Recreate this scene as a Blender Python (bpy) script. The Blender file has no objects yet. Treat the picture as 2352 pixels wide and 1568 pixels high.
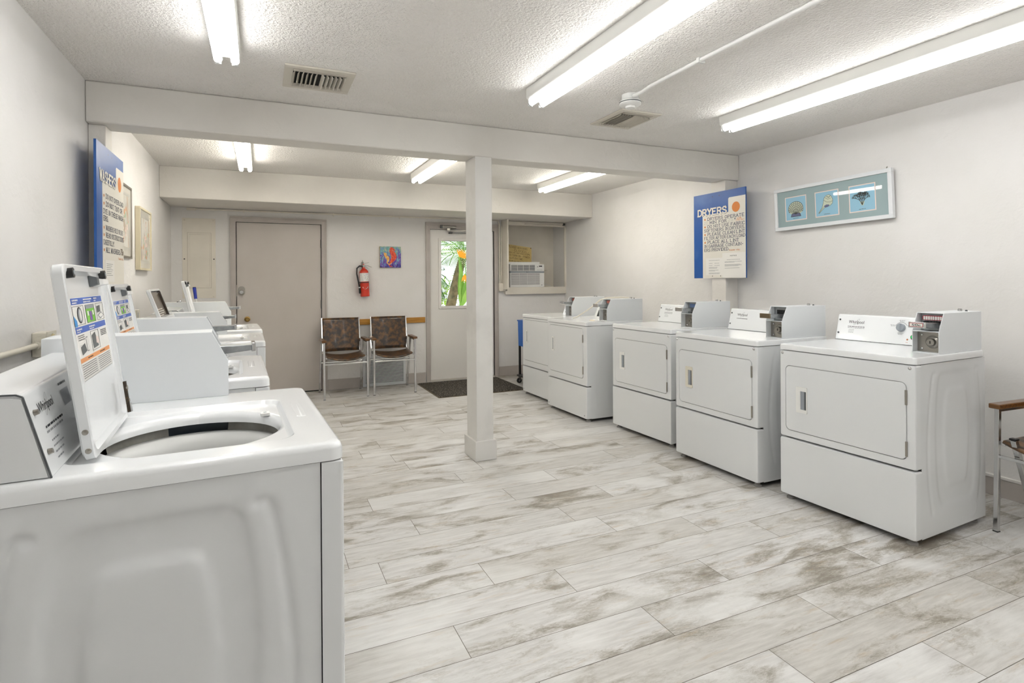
import bpy, bmesh, math, random
import numpy as np
from mathutils import Vector, Matrix, Euler
R = math.radians
PI = math.pi
rnd = random.Random(7)
sc = bpy.context.scene
COL = sc.collection

# ------------------------------------------------------------------ camera
cam_d = bpy.data.cameras.new('camera')
cam_d.sensor_fit = 'HORIZONTAL'
cam_d.sensor_width = 36.0
cam_d.lens = 36.0 * 1279.31 / 2352.0
cam_d.shift_y = -(784.0 - 644.66) / 2352.0
cam_d.clip_start = 0.05
cam_d.clip_end = 200
cam = bpy.data.objects.new('camera', cam_d)
COL.objects.link(cam)
cam.matrix_world = (Matrix.Translation((0, 0, 1.296)) @ Matrix.Rotation(R(-24.27), 4, 'Z')
                    @ Matrix.Rotation(R(90), 4, 'X') @ Matrix.Rotation(R(-0.384), 4, 'Z'))
sc.camera = cam

# ------------------------------------------------------------------ world, exposure
w = bpy.data.worlds.new('world'); sc.world = w; w.use_nodes = True
wn = w.node_tree.nodes; wl = w.node_tree.links
bg = wn['Background']
sky = wn.new('ShaderNodeTexSky'); sky.sky_type = 'HOSEK_WILKIE'
sky.sun_direction = Vector((0.3, 0.5, 0.8)).normalized(); sky.turbidity = 4
mx = wn.new('ShaderNodeMixRGB'); mx.inputs[0].default_value = 0.6
mx.inputs[2].default_value = (0.9, 0.95, 1.0, 1)
wl.new(sky.outputs[0], mx.inputs[1]); wl.new(mx.outputs[0], bg.inputs[0])
bg.inputs[1].default_value = 1.6
sun_d = bpy.data.lights.new('sun', 'SUN'); sun_d.energy = 5.0; sun_d.angle = R(1); sun_d.color = (1, .95, .85)
sun = bpy.data.objects.new('sun', sun_d); COL.objects.link(sun); sun.rotation_euler = (R(-38), R(14), 0)
sun.location = (3, 12, 9)
FRONT_LAMP = 9.2      # emission of the tubes in the front half of the room
BACK_LAMP = 12.8      # and in the back half
sc.view_settings.view_transform = 'Standard'
sc.view_settings.look = 'None'
sc.view_settings.exposure = 0.72
sc.view_settings.gamma = 1.0
sc.view_settings.use_curve_mapping = False

# ------------------------------------------------------------------ room numbers (metres)
XL, XR, YW, ZC = -0.882, 3.983, 7.0, 2.425
YREAR = -1.7

# ------------------------------------------------------------------ materials
def srgb(r, g, b):
    f = lambda c: (c / 12.92 if c <= .04045 else ((c + .055) / 1.055) ** 2.4)
    return (f(r / 255), f(g / 255), f(b / 255), 1)
MATS = {}
def mat(name, col, rough=.5, metal=0, spec=.5, coat=0, noise=None, bump=None, emit=None, trans=0):
    if name in MATS: return MATS[name]
    m = bpy.data.materials.new(name); m.use_nodes = True
    nt = m.node_tree; p = nt.nodes['Principled BSDF']
    p.inputs['Base Color'].default_value = col
    p.inputs['Roughness'].default_value = rough
    p.inputs['Metallic'].default_value = metal
    p.inputs['Specular IOR Level'].default_value = spec
    p.inputs['Coat Weight'].default_value = coat
    p.inputs['Coat Roughness'].default_value = .08
    p.inputs['Transmission Weight'].default_value = trans
    tc = nt.nodes.new('ShaderNodeTexCoord')
    if noise:                       # (scale, second colour, low, high, (stretch))
        n = nt.nodes.new('ShaderNodeTexNoise'); n.inputs['Scale'].default_value = noise[0]
        n.inputs['Detail'].default_value = 6
        mp = nt.nodes.new('ShaderNodeMapping')
        if len(noise) > 4: mp.inputs['Scale'].default_value = noise[4]
        nt.links.new(tc.outputs['Object'], mp.inputs[0]); nt.links.new(mp.outputs[0], n.inputs[0])
        cr = nt.nodes.new('ShaderNodeValToRGB')
        cr.color_ramp.elements[0].position = noise[2]; cr.color_ramp.elements[0].color = col
        cr.color_ramp.elements[1].position = noise[3]; cr.color_ramp.elements[1].color = noise[1]
        nt.links.new(n.outputs[0], cr.inputs[0]); nt.links.new(cr.outputs[0], p.inputs['Base Color'])
    if bump:                        # (scale, distance, strength)
        n2 = nt.nodes.new('ShaderNodeTexNoise'); n2.inputs['Scale'].default_value = bump[0]
        n2.inputs['Detail'].default_value = 4
        nt.links.new(tc.outputs['Object'], n2.inputs[0])
        b = nt.nodes.new('ShaderNodeBump'); b.inputs['Distance'].default_value = bump[1]; b.inputs['Strength'].default_value = bump[2]
        nt.links.new(n2.outputs[0], b.inputs['Height']); nt.links.new(b.outputs[0], p.inputs['Normal'])
    if emit:
        p.inputs['Emission Color'].default_value = emit[0]; p.inputs['Emission Strength'].default_value = emit[1]
    MATS[name] = m
    return m

def wall_mat(name, col, col2, s1, d1, s2, d2):
    m = bpy.data.materials.new(name); m.use_nodes = True; nt = m.node_tree; p = nt.nodes['Principled BSDF']
    p.inputs['Roughness'].default_value = .62; p.inputs['Specular IOR Level'].default_value = .25
    tc = nt.nodes.new('ShaderNodeTexCoord')
    n = nt.nodes.new('ShaderNodeTexNoise'); n.inputs['Scale'].default_value = 2.2; n.inputs['Detail'].default_value = 8
    cr = nt.nodes.new('ShaderNodeValToRGB'); cr.color_ramp.elements[0].position = .35; cr.color_ramp.elements[1].position = .65
    cr.color_ramp.elements[0].color = col; cr.color_ramp.elements[1].color = col2
    nt.links.new(tc.outputs['Object'], n.inputs[0]); nt.links.new(n.outputs[0], cr.inputs[0]); nt.links.new(cr.outputs[0], p.inputs['Base Color'])
    a = nt.nodes.new('ShaderNodeTexNoise'); a.inputs['Scale'].default_value = s1; a.inputs['Detail'].default_value = 5; a.inputs['Distortion'].default_value = .3
    ar = nt.nodes.new('ShaderNodeValToRGB'); ar.color_ramp.elements[0].position = .5; ar.color_ramp.elements[1].position = .62
    b = nt.nodes.new('ShaderNodeTexNoise'); b.inputs['Scale'].default_value = s2; b.inputs['Detail'].default_value = 3
    for x in (a, b): nt.links.new(tc.outputs['Object'], x.inputs[0])
    nt.links.new(a.outputs[0], ar.inputs[0])
    b1 = nt.nodes.new('ShaderNodeBump'); b1.inputs['Distance'].default_value = d1; b1.inputs['Strength'].default_value = 1
    b2 = nt.nodes.new('ShaderNodeBump'); b2.inputs['Distance'].default_value = d2; b2.inputs['Strength'].default_value = 1
    nt.links.new(ar.outputs[0], b1.inputs['Height']); nt.links.new(b.outputs[0], b2.inputs['Height'])
    nt.links.new(b1.outputs[0], b2.inputs['Normal']); nt.links.new(b2.outputs[0], p.inputs['Normal'])
    MATS[name] = m
    return m

M_wall = wall_mat('painted_stucco', srgb(226, 224, 221), srgb(231, 229, 227), 10, .0007, 70, .0007)
M_ceil = wall_mat('popcorn_ceiling', srgb(240, 237, 232), srgb(244, 241, 237), 60, .0016, 88, .0098)
M_beam = wall_mat('beam_paint', srgb(224, 220, 214), srgb(229, 226, 220), 9, .0010, 70, .0006)
M_trim = mat('taupe_trim_paint', srgb(188, 181, 175), .45, noise=(5, srgb(181, 174, 168), .4, .6))
M_door = mat('taupe_door_paint', srgb(201, 194, 188), .5, noise=(2.5, srgb(196, 189, 182), .35, .65))
M_wdoor = mat('white_door_paint', srgb(228, 225, 220), .4)
M_cream = mat('cream_paint', srgb(229, 223, 211), .5, noise=(3, srgb(222, 216, 204), .4, .6))
M_enam = mat('white_enamel', srgb(226, 228, 229), .24, coat=.35)
M_enam2 = mat('white_enamel_bright', srgb(236, 238, 239), .2, coat=.45)
M_boxp = mat('coin_box_paint', srgb(224, 227, 229), .38, bump=(900, .0002, .3))
M_plast = mat('white_plastic', srgb(232, 232, 229), .35)
M_cplast = mat('cream_plastic', srgb(222, 217, 202), .4)
M_gap = mat('dark_gap', srgb(28, 27, 25), .7)
M_black = mat('black_plastic', srgb(26, 26, 27), .35)
M_ink = mat('black_ink', srgb(45, 47, 52), .6)
M_grey_ink = mat('grey_ink', srgb(140, 142, 145), .6)
M_chrome = mat('chrome', srgb(205, 205, 205), .14, 1)
M_zinc = mat('zinc_plate', srgb(168, 172, 174), .32, .85, noise=(30, srgb(140, 143, 145), .35, .7))
M_steel = mat('brushed_steel', srgb(164, 160, 152), .28, .95)
M_brass = mat('brass', srgb(180, 150, 90), .25, 1)
M_rust = mat('rusty_hinge_steel', srgb(70, 62, 52), .45, .6, noise=(160, srgb(104, 82, 58), .55, .7))
M_blue = mat('sign_blue_paint', srgb(24, 84, 160), .4, noise=(3.0, srgb(70, 112, 178), .52, .75))
M_signw = mat('sign_white_paint', srgb(226, 222, 212), .45)
M_navy = mat('sign_navy_lettering', srgb(50, 62, 88), .5)
M_orange = mat('sign_orange_paint', srgb(216, 128, 48), .5)
M_paper = mat('paper', srgb(232, 230, 225), .6)
M_tape = mat('masking_tape', srgb(222, 216, 198), .5)
M_yboard = mat('yellow_card', srgb(205, 182, 122), .6, noise=(6, srgb(192, 168, 106), .4, .65))
M_brown_ink = mat('brown_ink', srgb(90, 70, 40), .6)
M_red = mat('extinguisher_red', srgb(205, 50, 28), .25, coat=.4)
M_redp = mat('red_plastic', srgb(178, 34, 48), .4)
M_green = mat('green_lens', srgb(20, 190, 90), .25, emit=(srgb(20, 190, 90), .25))
M_sblue = mat('sticker_blue', srgb(58, 100, 192), .4)
M_sgreen = mat('sticker_green', srgb(120, 200, 60), .4)
M_sorange = mat('sticker_orange', srgb(238, 158, 88), .4)
M_spurple = mat('sticker_purple', srgb(120, 80, 160), .4)
M_lblue = mat('sticker_light_blue', srgb(60, 150, 220), .4)
M_greyp = mat('grey_plastic', srgb(150, 156, 162), .4)
M_dgrey = mat('dark_grey_plastic', srgb(86, 90, 92), .45)
M_tub = mat('tub_blue_grey', srgb(72, 84, 96), .35, .2, noise=(9, srgb(96, 104, 108), .4, .65))
M_clip = mat('tub_ring_grey', srgb(150, 148, 140), .45, noise=(14, srgb(128, 126, 118), .4, .65))
M_smoke = mat('smoked_plastic', srgb(104, 92, 78), .2, noise=(5, srgb(60, 48, 36), .4, .7, (1, 6, 1)))
M_dsmoke = mat('dark_smoked_plastic', srgb(48, 38, 30), .15)
M_vinyl = mat('marbled_brown_vinyl', srgb(52, 40, 30), .32, coat=.15, noise=(22, srgb(122, 84, 42), .42, .72))
M_wood = mat('varnished_wood', srgb(120, 78, 30), .3, coat=.3, noise=(10, srgb(78, 46, 18), .4, .65, (1, 8, 8)))
M_rail = mat('yellow_wood_rail', srgb(190, 138, 56), .4, noise=(7, srgb(168, 116, 40), .4, .65, (1, 8, 8)))
M_mat = mat('door_mat_pile', srgb(48, 44, 38), .95, noise=(75, srgb(150, 140, 124), .54, .66), bump=(120, .006, 1))
M_matedge = mat('door_mat_rubber', srgb(92, 80, 62), .7)
M_cart = mat('cart_blue', srgb(10, 96, 188), .4)
M_fluo_f = mat('fluorescent_tube_cool', srgb(245, 245, 240), .4, emit=((.988, .986, .985, 1), FRONT_LAMP))
M_fluo_b = mat('fluorescent_tube_warm', srgb(245, 242, 235), .4, emit=((1, .955, .87, 1), BACK_LAMP))
M_fix = mat('fixture_white_steel', srgb(232, 232, 228), .35)
M_ventg = mat('vent_white', srgb(214, 208, 196), .5)
M_dark = mat('duct_dark', srgb(14, 13, 12), .9)
M_frame_w = mat('white_frame', srgb(226, 228, 230), .35)
M_frame_c = mat('cream_frame', srgb(216, 206, 178), .4)
M_matte_b = mat('grey_blue_mat_board', srgb(150, 170, 172), .6, coat=1.0)
M_art_b = mat('light_blue_print', srgb(146, 192, 214), .6, coat=1.0)
for _m in (M_matte_b, M_art_b): _m.node_tree.nodes['Principled BSDF'].inputs['Coat Roughness'].default_value = .015
M_art_p = mat('pink_bevel', srgb(232, 212, 202), .3)
M_art_k = mat('print_ink', srgb(58, 62, 60), .3)
M_art_l = mat('print_shell_light', srgb(196, 204, 182), .3)
M_art_d = mat('print_shell_shade', srgb(92, 96, 130), .3)
M_foot = mat('grey_foot', srgb(150, 148, 144), .5)
M_wandb = mat('blue_grip', srgb(20, 50, 170), .4)
M_glass = mat('window_glass', (1, 1, 1, 1), .0, trans=1.0)
M_glass.node_tree.nodes['Principled BSDF'].inputs['IOR'].default_value = 1.02
M_wc1 = mat('watercolour_flowers', srgb(226, 224, 216), .3, coat=.4, noise=(11, srgb(196, 168, 140), .5, .72, (1, 1, .6)))
M_wc2 = mat('watercolour_green', srgb(168, 190, 160), .4)
M_wc3 = mat('watercolour_orange', srgb(214, 160, 120), .4)

def floor_mat():
    m = bpy.data.materials.new('whitewashed_wood_tile'); m.use_nodes = True; nt = m.node_tree; L = nt.links
    p = nt.nodes['Principled BSDF']
    N = lambda t: nt.nodes.new(t)
    at = N('ShaderNodeAttribute'); at.attribute_name = 'plank'
    tc = N('ShaderNodeTexCoord')
    sep = N('ShaderNodeSeparateColor'); L.new(at.outputs['Color'], sep.inputs[0])
    off = N('ShaderNodeVectorMath'); off.operation = 'MULTIPLY'; off.inputs[1].default_value = (40, 40, 40)
    L.new(at.outputs['Color'], off.inputs[0])
    add = N('ShaderNodeVectorMath'); add.operation = 'ADD'
    L.new(tc.outputs['Object'], add.inputs[0]); L.new(off.outputs[0], add.inputs[1])
    def noise(scale, stretch, detail=8, rough=.6, dist=0):
        mp = N('ShaderNodeMapping'); mp.inputs['Scale'].default_value = stretch
        n = N('ShaderNodeTexNoise'); n.inputs['Scale'].default_value = scale; n.inputs['Detail'].default_value = detail
        n.inputs['Roughness'].default_value = rough; n.inputs['Distortion'].default_value = dist
        L.new(add.outputs[0], mp.inputs[0]); L.new(mp.outputs[0], n.inputs[0]); return n
    def ramp(src, a, b, ca=(0, 0, 0, 1), cb=(1, 1, 1, 1)):
        r = N('ShaderNodeValToRGB'); r.color_ramp.elements[0].position = a; r.color_ramp.elements[1].position = b
        r.color_ramp.elements[0].color = ca; r.color_ramp.elements[1].color = cb
        L.new(src, r.inputs[0]); return r
    def mix(fac, a, b, t='MIX'):
        x = N('ShaderNodeMixRGB'); x.blend_type = t
        L.new(fac, x.inputs[0])
        for s, i in ((a, 1), (b, 2)):
            if isinstance(s, tuple): x.inputs[i].default_value = s
            else: L.new(s, x.inputs[i])
        return x.outputs[0]
    def math_(op, a, b):
        x = N('ShaderNodeMath'); x.operation = op
        for s, i in ((a, 0), (b, 1)):
            if isinstance(s, (int, float)): x.inputs[i].default_value = s
            else: L.new(s, x.inputs[i])
        return x.outputs[0]
    grain = noise(7, (1, 9, 1), 10, .65)
    base = ramp(grain.outputs[0], .3, .7, srgb(194, 192, 189), srgb(224, 223, 221)).outputs[0]
    # per-plank tone
    tone = ramp(sep.outputs[0], 0, .7, srgb(240, 238, 234), srgb(255, 255, 255)).outputs[0]
    one = N('ShaderNodeValue'); one.outputs[0].default_value = 1
    base = mix(one.outputs[0], base, tone, 'MULTIPLY')
    # worn brown and grey patches drawn out along the plank
    big = noise(2.8, (1, 2.6, 1), 5, .6, .8)
    fine = noise(26, (1, 3.6, 1), 12, .85, 1.4)
    k = math_('ADD', math_('MULTIPLY', big.outputs[0], .62), math_('MULTIPLY', fine.outputs[0], .38))
    k = math_('ADD', k, math_('MULTIPLY', math_('SUBTRACT', sep.outputs[1], .5), .09))
    m1 = ramp(k, .505, .585).outputs[0]
    base = mix(math_('MULTIPLY', m1, .72), base, srgb(152, 145, 131))
    m2 = ramp(k, .57, .635).outputs[0]
    base = mix(math_('MULTIPLY', m2, .6), base, srgb(110, 100, 84))
    oc = noise(4.5, (1, 6, 1), 6, .7, .4)
    m3 = ramp(oc.outputs[0], .57, .70).outputs[0]
    base = mix(math_('MULTIPLY', m3, .4), base, srgb(178, 152, 112))
    cr = noise(44, (1, 5, 1), 10, .85, 2.5)
    m4 = ramp(cr.outputs[0], .60, .66).outputs[0]
    base = mix(math_('MULTIPLY', m4, .45), base, srgb(96, 90, 84))
    wh = noise(1.7, (1, 2.2, 1), 3, .5, .3)
    m5 = math_('MULTIPLY', ramp(math_('ADD', wh.outputs[0], math_('MULTIPLY', math_('SUBTRACT', sep.outputs[2], .5), .16)), .52, .62).outputs[0], .5)
    base = mix(m5, base, srgb(232, 232, 230))
    sp = noise(70, (1, 3, 1), 8, .9, 1.0)
    m6 = math_('MULTIPLY', ramp(sp.outputs[0], .66, .70).outputs[0], ramp(big.outputs[0], .45, .6).outputs[0])
    base = mix(math_('MULTIPLY', m6, .6), base, srgb(84, 80, 74))
    L.new(base, p.inputs['Base Color'])
    p.inputs['Roughness'].default_value = .36; p.inputs['Specular IOR Level'].default_value = .4
    b = N('ShaderNodeBump'); b.inputs['Distance'].default_value = .0008; b.inputs['Strength'].default_value = .6
    L.new(fine.outputs[0], b.inputs['Height']); L.new(b.outputs[0], p.inputs['Normal'])
    return m
M_floor = floor_mat()

# ------------------------------------------------------------------ mesh helpers
def rrect(cx, cy, hw, hh, r, k=8):
    pts = []
    for (sx, sy, a0) in ((1, 1, 0), (-1, 1, 90), (-1, -1, 180), (1, -1, 270)):
        ox, oy = cx + sx * (hw - r), cy + sy * (hh - r)
        for i in range(k + 1):
            a = R(a0 + 90 * i / k); pts.append((ox + r * math.cos(a), oy + r * math.sin(a)))
    return pts

class MB:
    def __init__(s): s.v = []; s.f = []; s.m = []; s.mats = []
    def mi(s, m):
        if m not in s.mats: s.mats.append(m)
        return s.mats.index(m)
    def add(s, vs, fs, m):
        o = len(s.v); s.v += [tuple(v) for v in vs]; i = s.mi(m)
        for f in fs: s.f.append(tuple(o + a for a in f)); s.m.append(i)
        return s
    def box(s, x0, x1, y0, y1, z0, z1, m):
        v = [(x, y, z) for z in (z0, z1) for y in (y0, y1) for x in (x0, x1)]
        return s.add(v, [(0, 2, 3, 1), (4, 5, 7, 6), (0, 1, 5, 4), (2, 6, 7, 3), (0, 4, 6, 2), (1, 3, 7, 5)], m)
    def hexa(s, v, m):      # 4 bottom + 4 top
        return s.add(v, [(3, 2, 1, 0), (4, 5, 6, 7), (0, 1, 5, 4), (1, 2, 6, 5), (2, 3, 7, 6), (3, 0, 4, 7)], m)
    def quad(s, a, b, c, d, m): return s.add([a, b, c, d], [(0, 1, 2, 3)], m)
    def poly(s, pts, m): return s.add(pts, [tuple(range(len(pts)))], m)
    def bar(s, p0, p1, wx, wz, m, up=(0, 0, 1)):
        p0 = Vector(p0); p1 = Vector(p1); d = (p1 - p0).normalized(); u = Vector(up)
        if abs(d.dot(u)) > .98: u = Vector((0, 1, 0))
        a = d.cross(u).normalized() * wx / 2; b = a.cross(d).normalized() * wz / 2
        v = [p0 - a - b, p0 + a - b, p1 + a - b, p1 - a - b, p0 - a + b, p0 + a + b, p1 + a + b, p1 - a + b]
        return s.hexa(v, m)
    def tube(s, pts, r, m, n=12, caps=True):
        pts = [Vector(p) for p in pts]; rings = []; up = None
        rr = r if isinstance(r, (list, tuple)) else [r] * len(pts)
        vs = []; fs = []
        for i, p in enumerate(pts):
            d = (pts[min(i + 1, len(pts) - 1)] - pts[max(i - 1, 0)]).normalized()
            if up is None: up = Vector((0, 0, 1)) if abs(d.z) < .9 else Vector((1, 0, 0))
            a = d.cross(up).normalized(); b = a.cross(d).normalized(); up = b
            for j in range(n):
                t = 2 * PI * j / n; vs.append(p + (a * math.cos(t) + b * math.sin(t)) * rr[i])
        for i in range(len(pts) - 1):
            for j in range(n):
                k = (j + 1) % n; fs.append((i * n + j, i * n + k, (i + 1) * n + k, (i + 1) * n + j))
        if caps: fs.append(tuple(range(n))); fs.append(tuple((len(pts) - 1) * n + j for j in range(n)))
        return s.add(vs, fs, m)
    def prism(s, prof, fn, a, b, m):     # prof: 2-D points; fn(p, t) -> 3-D
        n = len(prof); vs = [fn(p, a) for p in prof] + [fn(p, b) for p in prof]
        fs = [tuple(range(n)), tuple(range(2 * n - 1, n - 1, -1))] + [(i, (i + 1) % n, n + (i + 1) % n, n + i) for i in range(n)]
        return s.add(vs, fs, m)
    def loops(s, ls, m, closed=True, cap0=False, cap1=False):
        n = len(ls[0]); vs = [p for l in ls for p in l]; fs = []
        for i in range(len(ls) - 1):
            for j in range(n if closed else n - 1):
                k = (j + 1) % n; fs.append((i * n + j, i * n + k, (i + 1) * n + k, (i + 1) * n + j))
        if cap0: fs.append(tuple(range(n)))
        if cap1: fs.append(tuple((len(ls) - 1) * n + j for j in range(n)))
        return s.add(vs, fs, m)
    def lathe(s, prof, c, m, n=32, fn=None):   # prof (r, h) around an axis
        fn = fn or (lambda x, y, h: (c[0] + x, c[1] + y, c[2] + h))
        ls = [[fn(r * math.cos(2 * PI * j / n), r * math.sin(2 * PI * j / n), h) for j in range(n)] for r, h in prof]
        return s.loops(ls, m)
    def disc(s, c, r, U, V, m, n=24):
        c = Vector(c); U = Vector(U); V = Vector(V)
        return s.poly([c + U * r * math.cos(2 * PI * j / n) + V * r * math.sin(2 * PI * j / n) for j in range(n)], m)
    def build(s, name, parent=None, bevel=0, smooth=None, seg=2, loc=None):
        me = bpy.data.meshes.new(name); me.from_pydata(s.v, [], s.f)
        for m in s.mats: me.materials.append(m)
        me.polygons.foreach_set('material_index', s.m)
        bm = bmesh.new(); bm.from_mesh(me); bmesh.ops.recalc_face_normals(bm, faces=bm.faces); bm.to_mesh(me); bm.free()
        o = bpy.data.objects.new(name, me); COL.objects.link(o)
        if parent is not None: o.parent = parent
        if loc: o.location = loc
        if bevel:
            b = o.modifiers.new('bevel', 'BEVEL'); b.width = bevel; b.segments = seg; b.limit_method = 'ANGLE'; b.angle_limit = R(40)
            b.harden_normals = False
        if smooth or bevel:
            me.polygons.foreach_set('use_smooth', [True] * len(me.polygons))
            try: me.set_sharp_from_angle(angle=R(smooth or 40))
            except Exception: pass
            if True:
                wn_ = o.modifiers.new('wn', 'WEIGHTED_NORMAL'); wn_.keep_sharp = True
        return o

def tag(o, label=None, cat=None, group=None, kind=None):
    if label: o['label'] = label
    if cat: o['category'] = cat
    if group: o['group'] = group
    if kind: o['kind'] = kind
    return o
def thing(name, label, cat, loc=(0, 0, 0), rz=0, group=None):
    o = bpy.data.objects.new(name, None); COL.objects.link(o); o.empty_display_size = .1
    o.location = loc; o.rotation_euler = (0, 0, rz)
    return tag(o, label, cat, group)
def struct(o): o['kind'] = 'structure'; return o
def dup_tree(o, parent=None):
    c = o.copy(); COL.objects.link(c)
    if parent is not None: c.parent = parent
    for ch in list(o.children): dup_tree(ch, c)
    return c

# hand-lettered stroke alphabet on a 4 x 6 grid
G = {
 'A': [[(0, 0), (2, 6), (4, 0)], [(.8, 2.1), (3.2, 2.1)]],
 'B': [[(0, 0), (0, 6), (2.6, 6), (3.5, 5.3), (3.5, 3.8), (2.6, 3.1), (0, 3.1)], [(2.6, 3.1), (3.9, 2.3), (3.9, .8), (2.8, 0), (0, 0)]],
 'C': [[(4, 4.6), (3, 6), (1.2, 6), (0, 4.5), (0, 1.5), (1.2, 0), (3, 0), (4, 1.3)]],
 'D': [[(0, 0), (0, 6), (2.3, 6), (4, 4.4), (4, 1.6), (2.3, 0), (0, 0)]],
 'E': [[(3.7, 6), (0, 6), (0, 0), (3.8, 0)], [(0, 3.1), (2.9, 3.1)]],
 'F': [[(3.7, 6), (0, 6), (0, 0)], [(0, 3.1), (2.9, 3.1)]],
 'G': [[(4, 4.6), (3, 6), (1.2, 6), (0, 4.5), (0, 1.5), (1.2, 0), (3, 0), (4, 1.2), (4, 2.7), (2.3, 2.7)]],
 'H': [[(0, 0), (0, 6)], [(4, 0), (4, 6)], [(0, 3.1), (4, 3.1)]],
 'I': [[(1, 0), (1, 6)]],
 'J': [[(3, 6), (3, 1.4), (2, 0), (.8, 0), (0, 1.3)]],
 'K': [[(0, 0), (0, 6)], [(3.8, 6), (0, 2.5)], [(1.4, 3.7), (4, 0)]],
 'L': [[(0, 6), (0, 0), (3.6, 0)]],
 'M': [[(0, 0), (0, 6), (2.2, 1.6), (4.4, 6), (4.4, 0)]],
 'N': [[(0, 0), (0, 6), (4, 0), (4, 6)]],
 'O': [[(2, 6), (.6, 5.3), (0, 3.9), (0, 2.1), (.6, .7), (2, 0), (3.4, .7), (4, 2.1), (4, 3.9), (3.4, 5.3), (2, 6)]],
 'P': [[(0, 0), (0, 6), (2.7, 6), (3.8, 5.1), (3.8, 3.7), (2.7, 2.8), (0, 2.8)]],
 'R': [[(0, 0), (0, 6), (2.7, 6), (3.7, 5.1), (3.7, 3.9), (2.7, 3), (0, 3)], [(2, 3), (4, 0)]],
 'S': [[(3.7, 4.8), (2.9, 6), (1.1, 6), (.1, 5), (.2, 3.9), (1.3, 3.2), (2.9, 2.7), (3.9, 1.8), (3.7, .8), (2.7, 0), (1, 0), (0, 1.2)]],
 'T': [[(0, 6), (4, 6)], [(2, 6), (2, 0)]],
 'U': [[(0, 6), (0, 1.4), (1.1, 0), (2.9, 0), (4, 1.4), (4, 6)]],
 'V': [[(0, 6), (2, 0), (4, 6)]],
 'W': [[(0, 6), (1.3, 0), (2.6, 5), (3.9, 0), (5.2, 6)]],
 'Y': [[(0, 6), (2, 3), (4, 6)], [(2, 3), (2, 0)]],
 '0': [[(2, 6), (.5, 4.9), (.2, 3), (.5, 1.1), (2, 0), (3.5, 1.1), (3.8, 3), (3.5, 4.9), (2, 6)]],
 '1': [[(.6, 4.9), (1.6, 6), (1.6, 0)]], '2': [[(.2, 4.7), (1, 6), (3, 6), (3.8, 4.6), (3.2, 3), (0, 0), (4, 0)]],
 '5': [[(3.6, 6), (.6, 6), (.3, 3.4), (2.6, 3.7), (3.9, 2.5), (3.6, .7), (2, 0), (.1, .7)]],
 '7': [[(0, 6), (4, 6), (1.4, 0)]], '8': [[(2, 3.2), (.5, 4.2), (.6, 5.5), (2, 6), (3.4, 5.5), (3.5, 4.2), (2, 3.2), (.2, 2), (.3, .6), (2, 0), (3.7, .6), (3.8, 2), (2, 3.2)]],
 '.': [[(.3, 0), (.3, .5)]], '-': [[(.3, 2.8), (2.8, 2.8)]], '!': [[(.5, 2), (.5, 6.3)], [(.5, 0), (.5, .5)]],
 'c': [[(3, 3), (2.2, 4), (1, 4), (.3, 3), (.3, 1.8), (1, .8), (2.2, .8), (3, 1.7)], [(1.7, 0), (1.7, 5)]],
}
SER = set('ABDEFHIKLMNPRTUVWY')
def stext(mb, txt, P, u0, v0, h, width, m, sw=.9, serif=True, jit=.0):
    """lettering: P(u, v) -> 3-D point on the panel; baseline left at (u0, v0), cap height h, total width"""
    adv = []; x = 0
    for ch in txt:
        if ch == ' ': adv.append(x); x += 2.6; continue
        gw = max(p[0] for st in G[ch] for p in st); adv.append(x); x += gw + 1.5
    x -= 1.5; sx = width / x; sy = h / 6.0
    t = sw * .5 * (sx + sy) / 2
    o_ = Vector(P(0, 0)); nv = (Vector(P(1, 0)) - o_).cross(Vector(P(0, 1)) - o_).normalized(); cnt = 0
    for ch, ax in zip(txt, adv):
        if ch == ' ': continue
        jy = rnd.uniform(-jit, jit)
        segs = []
        for st in G[ch]:
            pts = [(u0 + (ax + a) * sx, v0 + (b + jy) * sy) for a, b in st]
            for a, b in zip(pts, pts[1:]):
                segs.append((a, b, t * 1.0 if abs(a[0] - b[0]) < abs(a[1] - b[1]) else t * .72))
            if serif and ch in SER:
                for (e, q) in ((st[0], st[1]), (st[-1], st[-2])):
                    if abs(e[0] - q[0]) < abs(e[1] - q[1]) * .9 and e[1] in (0, 6):
                        ex, ey = u0 + (ax + e[0]) * sx, v0 + (e[1] + jy) * sy
                        segs.append(((ex - .75 * sx, ey), (ex + .75 * sx, ey), t * .6))
        for a, b, tt in segs:
            lift = nv * (.000012 * (cnt % 30)); cnt += 1
            d = Vector((b[0] - a[0], b[1] - a[1])); L = d.length
            if L < 1e-9: continue
            d /= L; nx = Vector((-d.y, d.x)) * tt; e = d * tt * .6
            q = [(a[0] - nx.x - e.x, a[1] - nx.y - e.y), (b[0] - nx.x + e.x, b[1] - nx.y + e.y),
                 (b[0] + nx.x + e.x, b[1] + nx.y + e.y), (a[0] + nx.x - e.x, a[1] + nx.y - e.y)]
            mb.quad(*[tuple(Vector(P(*c)) + lift) for c in q], m)
def dashes(mb, P, u0, u1, v, h, m, seed=0):
    """a line of print too small to read"""
    r = random.Random(seed); u = u0
    while u < u1:
        l = r.uniform(.6, 2.2) * h * 2; l = min(l, u1 - u)
        mb.quad(P(u, v), P(u + l, v), P(u + l, v + h), P(u, v + h), m); u += l + h * .8
FCACHE = {}
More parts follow.
